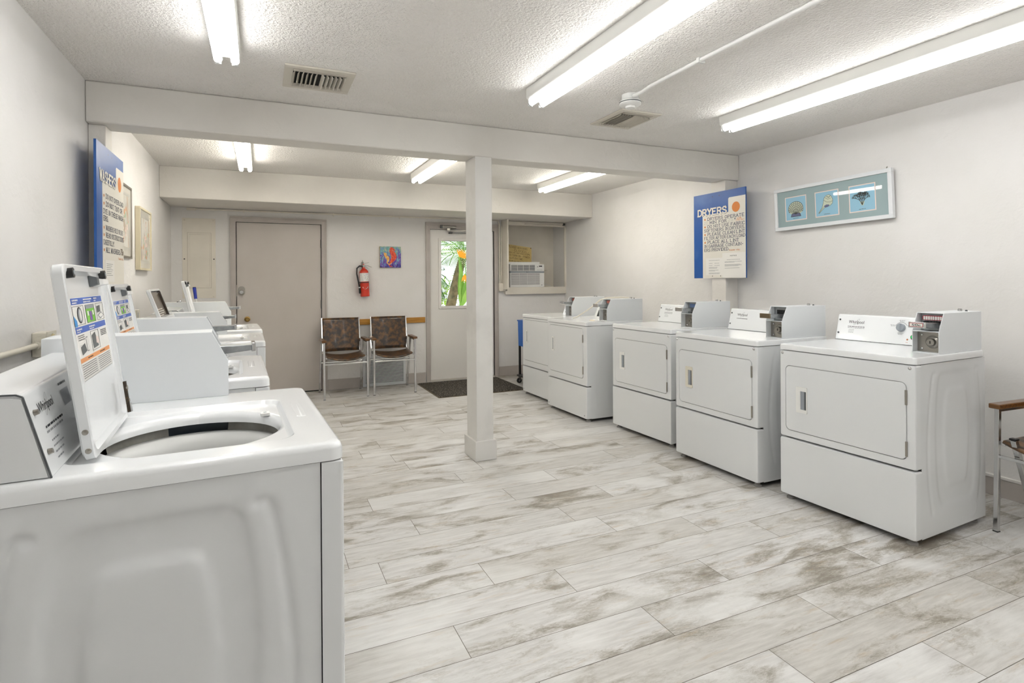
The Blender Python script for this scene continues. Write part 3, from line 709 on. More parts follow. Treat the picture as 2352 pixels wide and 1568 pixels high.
def coin_box(parent, x0, wd, yf, yr, zb, ht=.208, style='new', slide_len=.10):
    """vend box: shell open at the front, lock plate, coin slot plate and chute"""
    x1 = x0 + wd; zt = zb + ht; zk = zb + ht * .55; ys = yf + .047
    prof = [(yf, zb), (yf, zk), (ys, zt), (yr, zt), (yr, zb)]
    b = MB(); t = .004
    b.prism(prof, lambda p, a: (a, p[0], p[1]), x0, x0 + t, M_boxp); b.prism(prof, lambda p, a: (a, p[0], p[1]), x1 - t, x1, M_boxp)
    b.box(x0 + t, x1 - t, ys, yr, zt - t, zt, M_boxp); b.box(x0 + t, x1 - t, yr - t, yr, zb, zt - t, M_boxp)
    b.hexa([(x0 + t, yf, zk - t), (x1 - t, yf, zk - t), (x1 - t, yf + .07, zk - t), (x0 + t, yf + .07, zk - t), (x0 + t, yf, zk), (x1 - t, yf, zk), (x1 - t, yf + .07, zk), (x0 + t, yf + .07, zk)], M_boxp)
    b.box(x0 + t, x1 - t, yf, yf + .07, zb, zb + t, M_boxp)
    h_ = b.build('coin_box_housing', parent, bevel=.0012, seg=1)
    yp = yf + .045
    b = MB(); b.box(x0 + t, x1 - t, yp, yp + .004, zb + t, zk - t, M_steel)
    for dx in (.022,):
        for dz in (.018, ht * .55 - .022): b.lathe([(0, -.006), (.005, -.004), (.006, 0)], None, M_chrome, 12, lambda x, y, hh: (x0 + t + dx + x, yp + hh, zb + dz + y))
    b.build('lock_plate', parent)
    cx = (x0 + x1) / 2 + .012; cz = zb + ht * .27
    b = MB(); b.lathe([(0, -.026), (.017, -.026), (.020, -.022), (.020, -.008), (.031, -.004), (.034, .001)], None, M_steel, 28, lambda x, y, hh: (cx + x, yp + hh, cz + y))
    b.box(cx - .002, cx + .002, yp - .0275, yp - .0255, cz - .007, cz + .007, M_black); b.build('lock', parent, smooth=40)
    b = MB(); b.box(x0 + t, x1 - t, ys + .030, ys + .034, zk, zt - t, M_zinc)
    b.box(x0 + .03, x1 - .01, ys + .010, ys + .030, zk + .004, zk + .028, M_zinc)
    if style == 'red':
        b.prism(rrect((x0 + x1) / 2 + .004, zt - .028, .047, .012, .006, 3), lambda p, a: (p[0], a, p[1]), ys + .030, ys + .016, M_redp)
        for i in range(8):
            xx = (x0 + x1) / 2 + .004 - .0375 + i * .0107
            b.box(xx - .0038, xx + .0038, ys + .012, ys + .017, zt - .037, zt - .019, M_plast)
            b.box(xx - .0035, xx + .0035, ys + .010, ys + .026, zt - .054, zt - .044, M_black)
    elif style == 'label':
        b.box(x0 + .03, x1 - .014, ys + .022, ys + .03, zt - .045, zt - .016, mat('faded_blue_label', srgb(90, 116, 160), .5)); b.box(x0 + .035, x1 - .02, ys + .018, ys + .03, zt - .062, zt - .048, M_dgrey)
    elif style == 'redlabel':
        b.box(x0 + .03, x1 - .014, ys + .022, ys + .03, zt - .040, zt - .014, mat('faded_red_label', srgb(170, 96, 84), .5)); b.box(x0 + .035, x1 - .02, ys + .018, ys + .03, zt - .060, zt - .045, M_dgrey)
    else:
        for i in range(7):
            xx = x0 + .03 + i * .012; b.box(xx, xx + .006, ys + .024, ys + .03, zt - .05, zt - .024, M_black)
    b.build('coin_slot_plate', parent)
    # chute sliding out to the front
    cz = zk + .030; xa = x0 + .040; xb = x0 + .098
    b = MB()
    b.hexa([(xa, yf + .08, cz - .020), (xb, yf + .08, cz - .020), (xb, yf - slide_len, cz - .006), (xa, yf - slide_len, cz - .006),
            (xa, yf + .08, cz + .012), (xb, yf + .08, cz + .012), (xb, yf - slide_len, cz + .012), (xa, yf - slide_len, cz + .012)], M_zinc)
    ch = b.build('coin_chute', parent, bevel=.0015, seg=1)
    b = MB(); xm = (xa + xb) / 2; b.box(xm - .040, xm + .036, yf - slide_len - .010, yf - slide_len + .002, cz - .010, cz + .020, M_chrome if style != 'brown' else mat('tarnished_plate', srgb(118, 104, 84), .4, .6))
    pp = b.build('push_plate', ch, bevel=.002)
    if style == 'red':
        b = MB(); P = lambda u, v: (xm - .034 + u, yf - slide_len - .0106, cz - .004 + v)
        b.quad(P(0, 0), P(.062, 0), P(.062, .019), P(0, .019), M_redp); P2 = lambda u, v: (xm - .034 + u, yf - slide_len - .0110, cz - .004 + v)
        b.quad(P2(.002, .002), P2(.060, .002), P2(.060, .017), P2(.002, .017), M_paper)
        P3 = lambda u, v: (xm - .034 + u, yf - slide_len - .0114, cz - .004 + v)
        ftext(b, '50c', P3, .010, .0045, .010, M_ink, .042, .02); b.build('price_label', ch)
    b = MB(); xl = x0 + wd * .55; yl = yr - (yr - yf) * .22
    b.lathe([(0, .014), (.008, .014), (.010, .010), (.010, 0)], (xl, yl, zt), M_chrome, 16); b.lathe([(0, .008), (.005, .007), (.006, 0)], (xl + .02, yl + .02, zt), M_dgrey, 10); b.build('top_lock', parent)
    return h_

def whirl(mb, P, s, m, m2):
    """the Whirlpool word mark with its swirl, scale s = width"""
    ftext(mb, 'Whirlpool', P, 0, 0, s * .20, m, s, .006)
    # orbit swirl: thin ellipse leaning right
    n = 40; pts = []
    for i in range(n):
        a = 2 * PI * i / n; ex, ey = math.cos(a) * s * .27, math.sin(a) * s * .055; r = R(52)
        pts.append((s * .52 + ex * math.cos(r) - ey * math.sin(r), s * .10 + ex * math.sin(r) + ey * math.cos(r)))
    for i in range(n):
        if 8 < i < 13 or 28 < i < 31: continue
        a, b_ = pts[i], pts[(i + 1) % n]; d = Vector((b_[0] - a[0], b_[1] - a[1])).normalized(); nx = (-d.y * s * .006, d.x * s * .006)
        mb.quad(P(a[0] - nx[0], a[1] - nx[1]), P(b_[0] - nx[0], b_[1] - nx[1]), P(b_[0] + nx[0], b_[1] + nx[1]), P(a[0] + nx[0], a[1] + nx[1]), m2)

def deck_slab(parent, w_, y0, y1, z0, z1, m, r=.018, name='top_panel'):
    b = MB(); cx, cy = w_ / 2, (y0 + y1) / 2; hw, hh = w_ / 2 + .002, (y1 - y0) / 2
    L = [[(x, y, z0) for x, y in rrect(cx, cy, hw, hh, r, 5)], [(x, y, z1 - .008) for x, y in rrect(cx, cy, hw, hh, r, 5)],
         [(x, y, z1 - .002) for x, y in rrect(cx, cy, hw - .003, hh - .003, r, 5)], [(x, y, z1) for x, y in rrect(cx, cy, hw - .009, hh - .009, r, 5)]]
    b.loops(L, m, cap0=True, cap1=True)
    return b.build(name, parent, smooth=35)

def dryer(label, x, y, rot, style, coin, w_=.737, emb=(70, 90)):
    t = thing('clothes_dryer', label, 'dryer', (x, y, 0), R(-90 + rot), 'coin operated dryers along the right wall')
    D = .66; zt = .914; m = M_enam
    new = style in ('w5', 'w4', 'w3')
    fz0, sp, fz1 = .032, .367, .876
    if not new: sp = .325
    # cabinet sides and back
    b = MB(); b.box(.004, .010, .05, D, .03, .876, m); b.box(.01, w_ - .01, D - .006, D, .03, .876, m); b.box(.01, w_ - .01, .05, D, .03, .036, M_gap)
    b.box(.01, w_ - .01, .046, .05, .04, .876, M_gap)
    if new:
        e = emboss_panel(lambda s, z, h: (w_ - .004 + h, s, z), .052, D, .03, .876, emb[0], emb[1], .004, m)
    else:
        e = MB(); e.box(w_ - .010, w_ - .004, .05, D, .03, .876, m); e.box(w_ - .004, w_ - .0034, .11, .60, .12, .80, m)
    off = len(b.v)
    b.build('cabinet', t)
    e.build('side_panel', t, smooth=60)
    # front frames
    b = MB(); k = 6
    dz0, dz1 = (.414, .788) if new else (.395, .852); dx0, dx1 = (.040, .694) if new else (.045, w_ - .062); dr = .026
    cx, cz, hw, hh = (dx0 + dx1) / 2, (dz0 + dz1) / 2, (dx1 - dx0) / 2, (dz1 - dz0) / 2
    ocx, ocz, ohw, ohh = w_ / 2, (sp + .004 + fz1) / 2, w_ / 2, (fz1 - sp - .004) / 2
    lp = lambda pts, yy: [(a, yy, c) for a, c in pts]
    inn = rrect(cx, cz, hw + .0028, hh + .0028, dr + .002, k)
    b.loops([lp(rrect(ocx, ocz, ohw, ohh, .010, k), .05), lp(rrect(ocx, ocz, ohw, ohh, .010, k), .008), lp(rrect(ocx, ocz, ohw - .003, ohh - .002, .010, k), .002),
             lp(rrect(ocx, ocz, ohw - .008, ohh - .004, .010, k), 0), lp(inn, 0), lp(inn, .014)], m)
    b.poly(lp(inn, .0139), M_gap)
    fp = b.build('front_panel', t, smooth=35)
    b = MB(); inn2 = [rrect(cx, cz, hw, hh, dr, k), rrect(cx, cz, hw - .002, hh - .002, dr, k)]
    hx0, hx1, hz0, hz1 = (.108, .178, .527, .676) if new else (.095, .150, .595, .735)
    if not new: hx0, hx1 = .098, .140
    b.loops([lp(inn2[0], .0138), lp(inn2[0], .000), lp(inn2[1], -.0025)], m, cap1=True)
    dr_ = b.build('door', t, smooth=35)
    hm = M_cplast if style == 'w4' else M_plast
    hh_ = MB(); c2x, c2z, ahw, ahh = (hx0 + hx1) / 2, (hz0 + hz1) / 2, (hx1 - hx0) / 2, (hz1 - hz0) / 2
    ix0, ix1, iz0, iz1 = (hx0 + .028, hx1 - .006, hz0 + .020, hz1 - .024) if new else (hx0 + .010, hx1 - .010, hz0 + .012, hz1 - .012)
    ih = rrect((ix0 + ix1) / 2, (iz0 + iz1) / 2, (ix1 - ix0) / 2, (iz1 - iz0) / 2, .002, 3)
    hh_.loops([lp(rrect(c2x, c2z, ahw, ahh, .006, 3), -.0025), lp(rrect(c2x, c2z, ahw - .001, ahh - .001, .006, 3), -.007), lp(ih, -.007), lp(ih, -.003)], hm)
    hh_.poly(lp(ih, -.0032), M_dgrey if new else M_greyp)
    hh_.quad((ix0, -.0033, iz0), ((ix0 + ix1) / 2 + .004, -.0033, iz0), ((ix0 + ix1) / 2 + .004, -.0033, iz1), (ix0, -.0033, iz1), M_greyp)
    hh_.build('handle', dr_, smooth=35)
    for z in ((.468, .718) if new else (.47, .76)):
        q = MB(); q.tube([(dx1 + .001, -.004, z - .036), (dx1 + .001, -.004, z + .036)], .0055, M_steel, 8); q.build('hinge', dr_)
    b = MB(); lcx, lcz, lhw, lhh = w_ / 2, (fz0 + sp - .004) / 2, w_ / 2, (sp - .004 - fz0) / 2
    b.loops([lp(rrect(lcx, lcz, lhw, lhh, .010, k), .05), lp(rrect(lcx, lcz, lhw, lhh, .010, k), .006), lp(rrect(lcx, lcz, lhw - .003, lhh - .002, .010, k), -.001), lp(rrect(lcx, lcz, lhw - .008, lhh - .006, .010, k), -.003)], m, cap1=True)
    b.build('lower_panel', t, smooth=35)
    if new:
        for xx in (.018, w_ - .027):
            q = MB(); q.lathe([(0, -.006), (.005, -.005), (.0085, 0)], None, M_chrome, 14, lambda x_, y_, h: (xx + x_, h, .861 + y_)); q.build('screw', fp, smooth=60)
    else:
        for xx in (.03, w_ - .04):
            q = MB(); q.lathe([(0, -.006), (.004, -.005), (.006, 0)], None, M_dgrey, 10, lambda x_, y_, h: (xx + x_, h, .06 + y_)); q.build('screw', fp)
    # deck
    deck_slab(t, w_, -.004, .646, .880, zt, M_enam2, .016)
    # feet
    for xx in (.04, w_ - .04):
        for yy in (.04, D - .06):
            q = MB(); q.lathe([(0, 0), (.024, 0), (.024, .010), (.016, .014), (.012, .031), (0, .031)], (xx, yy, 0), M_foot, 16); q.build('foot', t, smooth=40)
    # console
    bx0 = w_ - .138
    zc = zt + .158 if new else zt + .14
    cy0, cy1 = .500, .548
    b = MB()
    x_l = .017 if new else .40
    prof = [(cy0, zt), (cy1 - .008, zc - .004), (cy1 + .004, zc), (.643, zc - .004), (.643, zt)]
    if new: b.prism(prof, lambda p, a: (a, p[0], p[1]), x_l, w_ - .138, M_enam2)
    else: b.prism([(cy0 - .18, zt), (cy0 - .12, zc), (.643, zc), (.643, zt)], lambda p, a: (a, p[0], p[1]), .36, w_ - .15, M_enam2)
    cs = b.build('console', t, bevel=.003)
    d = Vector((0, cy1 - .008 - cy0, zc - .004 - zt)); d.normalize()
    nrm = Vector((0, -d.z, d.y))
    if new:
        P = lambda u, v: tuple(Vector((u, cy0, zt)) + d * v + nrm * .0006)
        q = MB(); Q = lambda u, v: P(.088 + u, .108 + v); whirl(q, Q, .094, M_ink, M_grey_ink)
        dashes(q, P, .086, .188, .086, .0035, M_ink, 1); qs = MB(); qs.quad(P(.017, .0015), P(bx0, .0015), P(bx0, .0035), P(.017, .0035), M_gap); qs.build('console_seam', cs)
        if style != 'w4':
            dashes(q, P, .086, .190, .078, .003, M_grey_ink, 2)
            for i in range(3): dashes(q, P, .094, .094 + rnd.uniform(.03, .05), .066 - i * .008, .0025, M_grey_ink, 3 + i)
        q.build('console_lettering', cs)
        for v in (.045, .128):
            q = MB(); c = Vector(P(.032, v)); q.lathe([(0, .004), (.005, .003), (.006, 0)], None, M_dgrey, 12, lambda x_, y_, h: tuple(c + Vector((x_, 0, 0)) + d * y_ + nrm * h)); q.build('screw', cs)
        if style == 'w5':
            q = MB(); c = Vector(P(.394, .100)); q.lathe([(0, .016), (.021, .016), (.023, .012), (.024, 0)], None, M_greyp, 28, lambda x_, y_, h: tuple(c + Vector((x_, 0, 0)) + d * y_ + nrm * h))
            q.add([tuple(c + Vector((a, 0, 0)) + d * e + nrm * f) for a, e, f in ((-.006, -.022, .016), (.006, -.022, .016), (.006, .022, .016), (-.006, .022, .016), (-.003, -.020, .026), (.003, -.020, .026), (.003, .020, .026), (-.003, .020, .026))],
                  [(0, 1, 5, 4), (1, 2, 6, 5), (2, 3, 7, 6), (3, 0, 4, 7), (4, 5, 6, 7)], M_greyp)
            q.build('dial', cs, smooth=35)
            q = MB(); n = 20
            for i in range(n):
                a, b_ = R(25 + 130 * i / n), R(25 + 130 * (i + 1) / n); r0, r1 = .031, .0325
                q.quad(*[P(.394 + rr_ * math.cos(aa), .100 + rr_ * math.sin(aa)) for rr_, aa in ((r0, a), (r0, b_), (r1, b_), (r1, a))], M_ink)
            for (a, e, u1) in ((.334, .112, .366), (.426, .112, .460), (.380, .141, .410), (.378, .066, .408)):
                dashes(q, P, a, u1, e, .003, M_grey_ink, 9)
                dashes(q, P, a + .003, u1 - .004, e - .006, .0025, M_grey_ink, 10)
            dashes(q, P, .428, .440, .016, .0025, mat('red_ink', srgb(190, 120, 100), .5), 4); q.build('dial_markings', cs)
            q = MB(); c = Vector(P(.464, .050)); q.lathe([(.0, .004), (.014, .004), (.016, 0)], None, M_black, 24, lambda x_, y_, h: tuple(c + Vector((x_, 0, 0)) + d * y_ + nrm * h))
            q.lathe([(0, .010), (.009, .009), (.011, .003)], None, M_green, 20, lambda x_, y_, h: tuple(c + Vector((x_, 0, 0)) + d * y_ + nrm * h)); q.build('start_button', cs, smooth=40)
            q = MB(); q.disc(P(.434, .034), .005, (1, 0, 0), d, mat('amber_lens', srgb(170, 100, 60), .4), 14); q.build('indicator', cs)
    else:
        q = MB(); d_ = Vector((0, .06, .14)).normalized(); n_ = Vector((0, -d_.z, d_.y)); P = lambda u, v: tuple(Vector((u, cy0 - .18, zt)) + d_ * v + n_ * .0008)
        q.quad(P(.40, .030), P(w_ - .155, .030), P(w_ - .155, .095), P(.40, .095), M_black)
        q.disc(P(.46, .055), .010, (1, 0, 0), d_, M_plast, 12); q.quad(P(.40, .11), P(w_ - .16, .11), P(w_ - .16, .118), P(.40, .118), M_dgrey); q.build('control_panel', cs)
    coin_box(t, w_ - .136, .125, .231, .646, zt, .204, coin, slide_len=.078)
    return t

def washer(label, x, y, rot, w_=.74, D=.70, zt=.930, coin='plain', lid='white', sticker=True, emb=(60, 70), lean=.056, LH=.415, byf=.235, bht=.208, hy=.491, group='coin operated top loading washers along the left wall', slide_len=.10):
    t = thing('washing_machine', label, 'washing machine', (x, y, 0), R(90 + rot), group)
    m = M_enam
    b = MB(); b.box(w_ - .010, w_ - .004, .05, D, .03, zt - .042, m); b.box(.01, w_ - .01, D - .006, D, .03, zt - .042, m); b.box(.01, w_ - .01, .05, D, .03, .036, M_gap)
    b.box(.012, w_ - .012, .05, .054, .04, zt - .045, M_gap); b.build('cabinet', t)
    e = emboss_panel(lambda s, z, h: (.004 - h, s, z), .052, D, .03, zt - .041, emb[0], emb[1], .014, m); e.build('side_panel', t, smooth=60)
    b = MB(); lp = lambda pts, yy: [(a, yy, c) for a, c in pts]
    cz, hh = (zt - .042 + .032) / 2, (zt - .042 - .032) / 2
    for yy0 in (0,):
        b.loops([lp(rrect(w_ / 2, cz, w_ / 2, hh, .003, 3), .050), lp(rrect(w_ / 2, cz, w_ / 2, hh, .003, 3), .010), lp(rrect(w_ / 2, cz, w_ / 2 - .003, hh - .002, .003, 3), .003), lp(rrect(w_ / 2, cz, w_ / 2 - .010, hh - .004, .003, 3), 0)], m, cap1=True)
    b.build('front_panel', t, smooth=60)
    for xx in (.04, w_ - .04):
        for yy in (.04, D - .06):
            q = MB(); q.lathe([(0, 0), (.022, 0), (.022, .012), (.012, .016), (.012, .031), (0, .031)], (xx, yy, 0), M_foot, 12); q.build('foot', t, smooth=40)
    # --- top with lid recess and round opening
    k = 12; cx, cy, r0 = .325, .312, .200
    C = lambda r, z: [(a, c, z) for a, c in rrect(cx, cy, r, r, r, k)]
    RX = lambda hw, hh_, r, z: [(a, c, z) for a, c in rrect(.336, .318, hw, hh_, r, k)]
    O = lambda i, r, z: [(a, c, z) for a, c in rrect(w_ / 2, D / 2, w_ / 2 - i, D / 2 - i, r, k)]
    b = MB()
    b.loops([C(r0 - .002, zt - .040), C(r0, zt - .028), C(r0 + .004, zt - .020), C(r0 + .012, zt - .0145), C(r0 + .020, zt - .0125),
             RX(.236, .212, .05, zt - .0120), RX(.242, .218, .05, zt - .009), RX(.247, .223, .05, zt - .001), RX(.250, .226, .05, zt),
             O(.022, .03, zt), O(.010, .03, zt - .001), O(.004, .03, zt - .005), O(.0, .03, zt - .014), O(-.001, .03, zt - .039), O(.006, .03, zt - .040)], M_enam2)
    dk = b.build('top_panel', t, smooth=60)
    # dispenser trough in the front corner and lid strike
    q = MB(); P = [(a, c, zt + .0012) for a, c in rrect(.34, .066, .075, .010, .009, 4)]
    q.loops([[(a, c, zt + .0004) for a, c in rrect(.40, .058, .10, .013, .012, 4)], [(a, c, zt + .0018) for a, c in rrect(.40, .058, .096, .009, .009, 4)]], M_enam2, cap1=True); q.build('front_ridge', dk, smooth=60)
    q = MB(); q.box(.425, .455, .130, .154, zt - .016, zt - .008, M_plast); q.box(.435, .447, .138, .146, zt - .0085, zt - .0075, M_greyp); q.build('lid_strike', dk, bevel=.003)
    # tub
    q = MB(); q.lathe([(.262, zt - .041), (.258, zt - .15), (.245, zt - .5)], (cx, cy, 0), M_tub, 48); q.lathe([(0, zt - .5), (.245, zt - .5)], (cx, cy, 0), M_dgrey, 48); q.build('outer_tub', t, smooth=60)
    q = MB()
    for (a0, a1) in ((20, 66), (118, 172), (200, 250), (290, 340)):
        n = 10; ls = []
        for rr_, zz in ((.215, zt - .078), (.222, zt - .046), (.250, zt - .043), (.250, zt - .078)):
            ls.append([(cx + rr_ * math.cos(R(a0 + (a1 - a0) * i / n)), cy + rr_ * math.sin(R(a0 + (a1 - a0) * i / n)), zz) for i in range(n + 1)])
        q = MB(); q.loops(ls, M_clip, closed=False); q.build('tub_ring_segment', t)
    q = MB(); q.lathe([(.232, zt - .11), (.228, zt - .078), (.216, zt - .067), (.200, zt - .070), (.186, zt - .090), (.182, zt - .13), (.196, zt - .16), (.200, zt - .42), (0, zt - .44)], (cx, cy, 0), M_plast, 56); q.build('wash_basket', t, smooth=60)
    q = MB(); q.lathe([(0, zt - .14), (.035, zt - .14), (.045, zt - .16), (.05, zt - .36), (.14, zt - .42)], (cx, cy, 0), M_dgrey, 24); q.build('agitator', t, smooth=60)
    # --- console wedge at the back
    cyb, cyt = .533, .580; zc = zt + .162
    b = MB(); prof = [(cyb, zt), (cyt - .004, zc - .006), (cyt, zc - .001), (cyt + .010, zc + .001), (D - .012, zc + .006), (D - .002, zc - .01), (D - .002, zt)]
    b.prism(prof, lambda p, a: (a, p[0], p[1]), .020, w_ - .02, M_enam2); cs = b.build('console', t, bevel=.002)
    b = MB(); pr2 = [(cyb + .006, zt + .002), (cyt - .002, zc - .010), (cyt + .012, zc - .006), (D - .016, zc - .002), (D - .006, zt + .002)]
    b.prism(pr2, lambda p, a: (a, p[0], p[1]), .016, .0195, M_enam)
    dd = [(cyb + .001, zt), (cyt - .004, zc - .006), (cyt + .006, zc - .001), (D - .008, zc + .003)]
    for a, c in zip(dd, dd[1:]): b.bar((.018, a[0], a[1]), (.018, c[0], c[1]), .003, .003, M_dgrey)
    b.build('end_cap', cs)
    d = Vector((0, cyt - .004 - cyb, zc - .006 - zt)).normalized(); nrm = Vector((0, -d.z, d.y))
    P = lambda u, v: tuple(Vector((u, cyb, zt)) + d * v + nrm * .0006)
    if lid == 'white':
        q = MB(); whirl(q, lambda u, v: P(.072 + u, .118 + v), .100, M_ink, M_grey_ink)
        dashes(q, P, .078, .20, .085, .0045, M_ink, 1); dashes(q, P, .074, .19, .075, .0045, M_grey_ink, 2)
        for i in range(4): dashes(q, P, .085, .085 + (.05, .075, .06, .045)[i], .056 - i * .012, .0035, M_grey_ink, 3 + i)
        qk = MB(); qk.quad(P(.24, .10), P(.30, .10), P(.30, .135), P(.24, .135), M_greyp); qk.build('console_sticker', cs); dashes(q, P, .24, .30, .146, .005, M_dgrey, 8)
        q.build('console_lettering', cs)
        for v in (.045, .125):
            q = MB(); c = Vector(P(.045, v)); q.lathe([(0, .007), (.005, .007), (.006, 0)], None, M_steel, 12, lambda x_, y_, h: tuple(c + Vector((x_, 0, 0)) + d * y_ + nrm * h)); q.build('screw', cs)
    # --- open lid: hinged at y = .510, leaning back by `lean` over .41
    lx0, lx1 = .118, .556
    a = math.atan2(lean, LH); U = Vector((1, 0, 0)); V = Vector((0, math.sin(a), math.cos(a))); Nn = Vector((0, -math.cos(a), math.sin(a)))
    org = Vector((lx0, hy, zt - .004))
    W = lambda u, v, h=0: tuple(org + U * u + V * v + Nn * h)
    lw = lx1 - lx0
    inner = M_enam2 if lid == 'white' else M_smoke
    b = MB(); rr = lambda i, h: [W(p[0], p[1], h) for p in rrect(lw / 2, LH / 2, lw / 2 - i, LH / 2 - i, .022, 5)]
    b.loops([rr(.004, -.014), rr(0, -.010), rr(0, .006), rr(.003, .0085), rr(.014, .0085)], M_enam, cap0=True)
    b.loops([rr(.014, .0085), rr(.018, .002), rr(.024, -.001)], M_enam if lid == 'white' else M_dsmoke)
    b.poly(rr(.024, -.001), inner)
    ld = b.build('lid', t, smooth=35)
    if lid == 'white':
        for u in (.040, lw - .055):
            q = MB(); q.tube([W(u, LH - .020, .004), W(u, LH - .020, .018)], .011, M_black, 18); q.tube([W(u, LH - .020, .018), W(u, LH - .020, .019)], .005, M_greyp, 8); q.build('bumper', ld, smooth=50)
        q = MB(); q.hexa([W(.30, LH - .050, 0), W(.385, LH - .050, 0), W(.385, LH - .028, 0), W(.30, LH - .028, 0), W(.31, LH - .046, .022), W(.385, LH - .046, .022), W(.385, LH - .034, .022), W(.31, LH - .034, .022)], M_plast)
        q.hexa([W(.27, LH - .050, 0), W(.30, LH - .050, 0), W(.30, LH - .022, 0), W(.27, LH - .022, 0), W(.275, LH - .046, .016), W(.30, LH - .046, .016), W(.30, LH - .028, .016), W(.275, LH - .028, .016)], M_dgrey); q.build('latch', ld)
        q = MB(); q.bar(W(lw - .008, .012, .010), W(lw - .008, .098, .010), .010, .012, M_rust, tuple(Nn)); q.tube([W(lw - .008, .080, .014), W(lw - .008, .080, .018)], .006, M_steel, 10)
        q.tube([W(lw - .008, .045, .014), W(lw - .008, .045, .018)], .004, M_steel, 10); q.bar(W(lw - .008, .012, .017), W(lw - .008, .036, .017), .004, .006, M_chrome, tuple(Nn)); q.build('hinge_arm', ld)
        for v in (.022, .062):
            q = MB(); c0 = Vector(W(0, v, -.002)); q.lathe([(0, -.003), (.005, -.002), (.006, 0)], None, M_steel, 12, lambda x_, y_, h: tuple(c0 + Vector((h, 0, 0)) + Nn * x_ + V * y_)); q.build('screw', ld)
    else:
        q = MB(); q.hexa([W(lw - .07, .02, 0), W(lw - .03, .02, 0), W(lw - .03, LH - .03, 0), W(lw - .07, LH - .03, 0), W(lw - .06, .03, .012), W(lw - .035, .03, .012), W(lw - .035, LH - .04, .012), W(lw - .06, LH - .04, .012)], M_dsmoke)
        q.tube([W(lw - .055, LH * .45, .012), W(lw - .055, LH * .45, .02)], .005, M_chrome, 8); q.build('lid_rib', ld)
        q = MB()
        for i in range(16):
            v = LH * .62 - i * .014; dashes(q, lambda a_, c_: W(a_, c_, .0002), .06 + (.03 if i % 3 else 0), .06 + rnd.uniform(.12, .26), v, .0045, M_paper, i)
        q.build('instruction_print', ld)
    if sticker:
        q = MB(); S = lambda u, v, h=.0004: W(lw * u, LH * (1 - v), -.001 + h)
        def R_(u0, u1, v0, v1, m_, h=.0004): q.quad(S(u0, v1, h), S(u1, v1, h), S(u1, v0, h), S(u0, v0, h), m_)
        R_(.12, .90, .175, .62, M_paper, .0002)
        R_(.14, .88, .178, .213, M_sblue); R_(.14, .88, .333, .368, M_sblue); R_(.14, .88, .498, .522, M_sorange)
        R_(.075, .115, .185, .215, M_sgreen)
        for u0, u1 in ((.16, .28), (.40, .60), (.66, .74)):
            dashes(q, lambda a_, c_: S(a_, c_, .0008), u0, u1, .186, .008, M_paper, 5); dashes(q, lambda a_, c_: S(a_, c_, .0008), u0, u1 - .03, .201, .006, M_paper, 6)
        for u0, u1 in ((.16, .27), (.44, .58)):
            dashes(q, lambda a_, c_: S(a_, c_, .0008), u0, u1, .343, .008, M_paper, 7); dashes(q, lambda a_, c_: S(a_, c_, .0008), u0, u1 - .03, .357, .005, M_paper, 8)
        # three drawings, then two more below
        def frame_(u0, u1, v0, v1):
            for (a0, a1, c0, c1) in ((u0, u1, v0, v0 + .002), (u0, u1, v1 - .002, v1), (u0, u0 + .006, v0, v1), (u1 - .006, u1, v0, v1)): R_(a0, a1, c0, c1, M_ink, .0006)
        frame_(.14, .38, .222, .325); frame_(.42, .64, .222, .325); frame_(.68, .88, .222, .325)
        R_(.43, .63, .225, .245, M_greyp, .0005); R_(.43, .63, .245, .322, M_sgreen, .0005); R_(.50, .56, .262, .315, M_spurple, .0008); R_(.455, .485, .258, .285, M_paper, .0008); R_(.575, .605, .258, .285, M_paper, .0008)
        el = lambda cu, cv, ru, rv, m_, h: q.poly([S(cu + ru * math.cos(2 * PI * i / 20), cv + rv * math.sin(2 * PI * i / 20), h) for i in range(20)], m_)
        el(.28, .272, .055, .045, M_ink, .0006); el(.285, .272, .042, .038, M_greyp, .0008); el(.29, .272, .02, .03, M_paper, .0010); q.poly([S(.145, .27, .0009), S(.20, .30, .0009), S(.20, .33, .0009), S(.145, .33, .0009)], M_lblue)
        q.poly([S(.70, .24, .0007), S(.80, .235, .0007), S(.79, .275, .0007), S(.70, .28, .0007)], M_dgrey); q.poly([S(.70, .295, .0007), S(.80, .275, .0007), S(.87, .30, .0007), S(.77, .32, .0007)], M_grey_ink); q.poly([S(.72, .297, .0009), S(.80, .282, .0009), S(.85, .30, .0009), S(.77, .312, .0009)], M_paper)
        frame_(.44, .64, .375, .485); q.poly([S(.46, .40, .0007), S(.55, .385, .0007), S(.60, .47, .0007), S(.47, .475, .0007)], M_dgrey); q.poly([S(.56, .41, .0009), S(.62, .42, .0009), S(.62, .46, .0009), S(.55, .45, .0009)], M_art_p)
        q.poly([S(.19, .44, .0007), S(.28, .425, .0007), S(.31, .47, .0007), S(.20, .485, .0007)], M_dgrey); R_(.32, .36, .395, .475, M_grey_ink, .0006); R_(.325, .355, .40, .470, M_paper, .0008)
        for i in range(4): dashes(q, lambda a_, c_: S(a_, c_, .0008), .70, .86, .385 + i * .010, .005, M_ink, 20 + i)
        for i in range(3): dashes(q, lambda a_, c_: S(a_, c_, .0008), .16, .30, .378 + i * .011, .004, M_ink, 30 + i)
        dashes(q, lambda a_, c_: S(a_, c_, .0008), .30, .42, .506, .007, M_brown_ink, 41); dashes(q, lambda a_, c_: S(a_, c_, .0008), .60, .74, .506, .007, M_brown_ink, 42)
        for i in range(7):
            dashes(q, lambda a_, c_: S(a_, c_, .0008), .15, .48, .532 + i * .0115, .0035, M_ink, 50 + i); dashes(q, lambda a_, c_: S(a_, c_, .0008), .53, .87, .532 + i * .0115, .0035, M_ink, 60 + i)
        R_(.14, .88, .617, .619, M_ink)
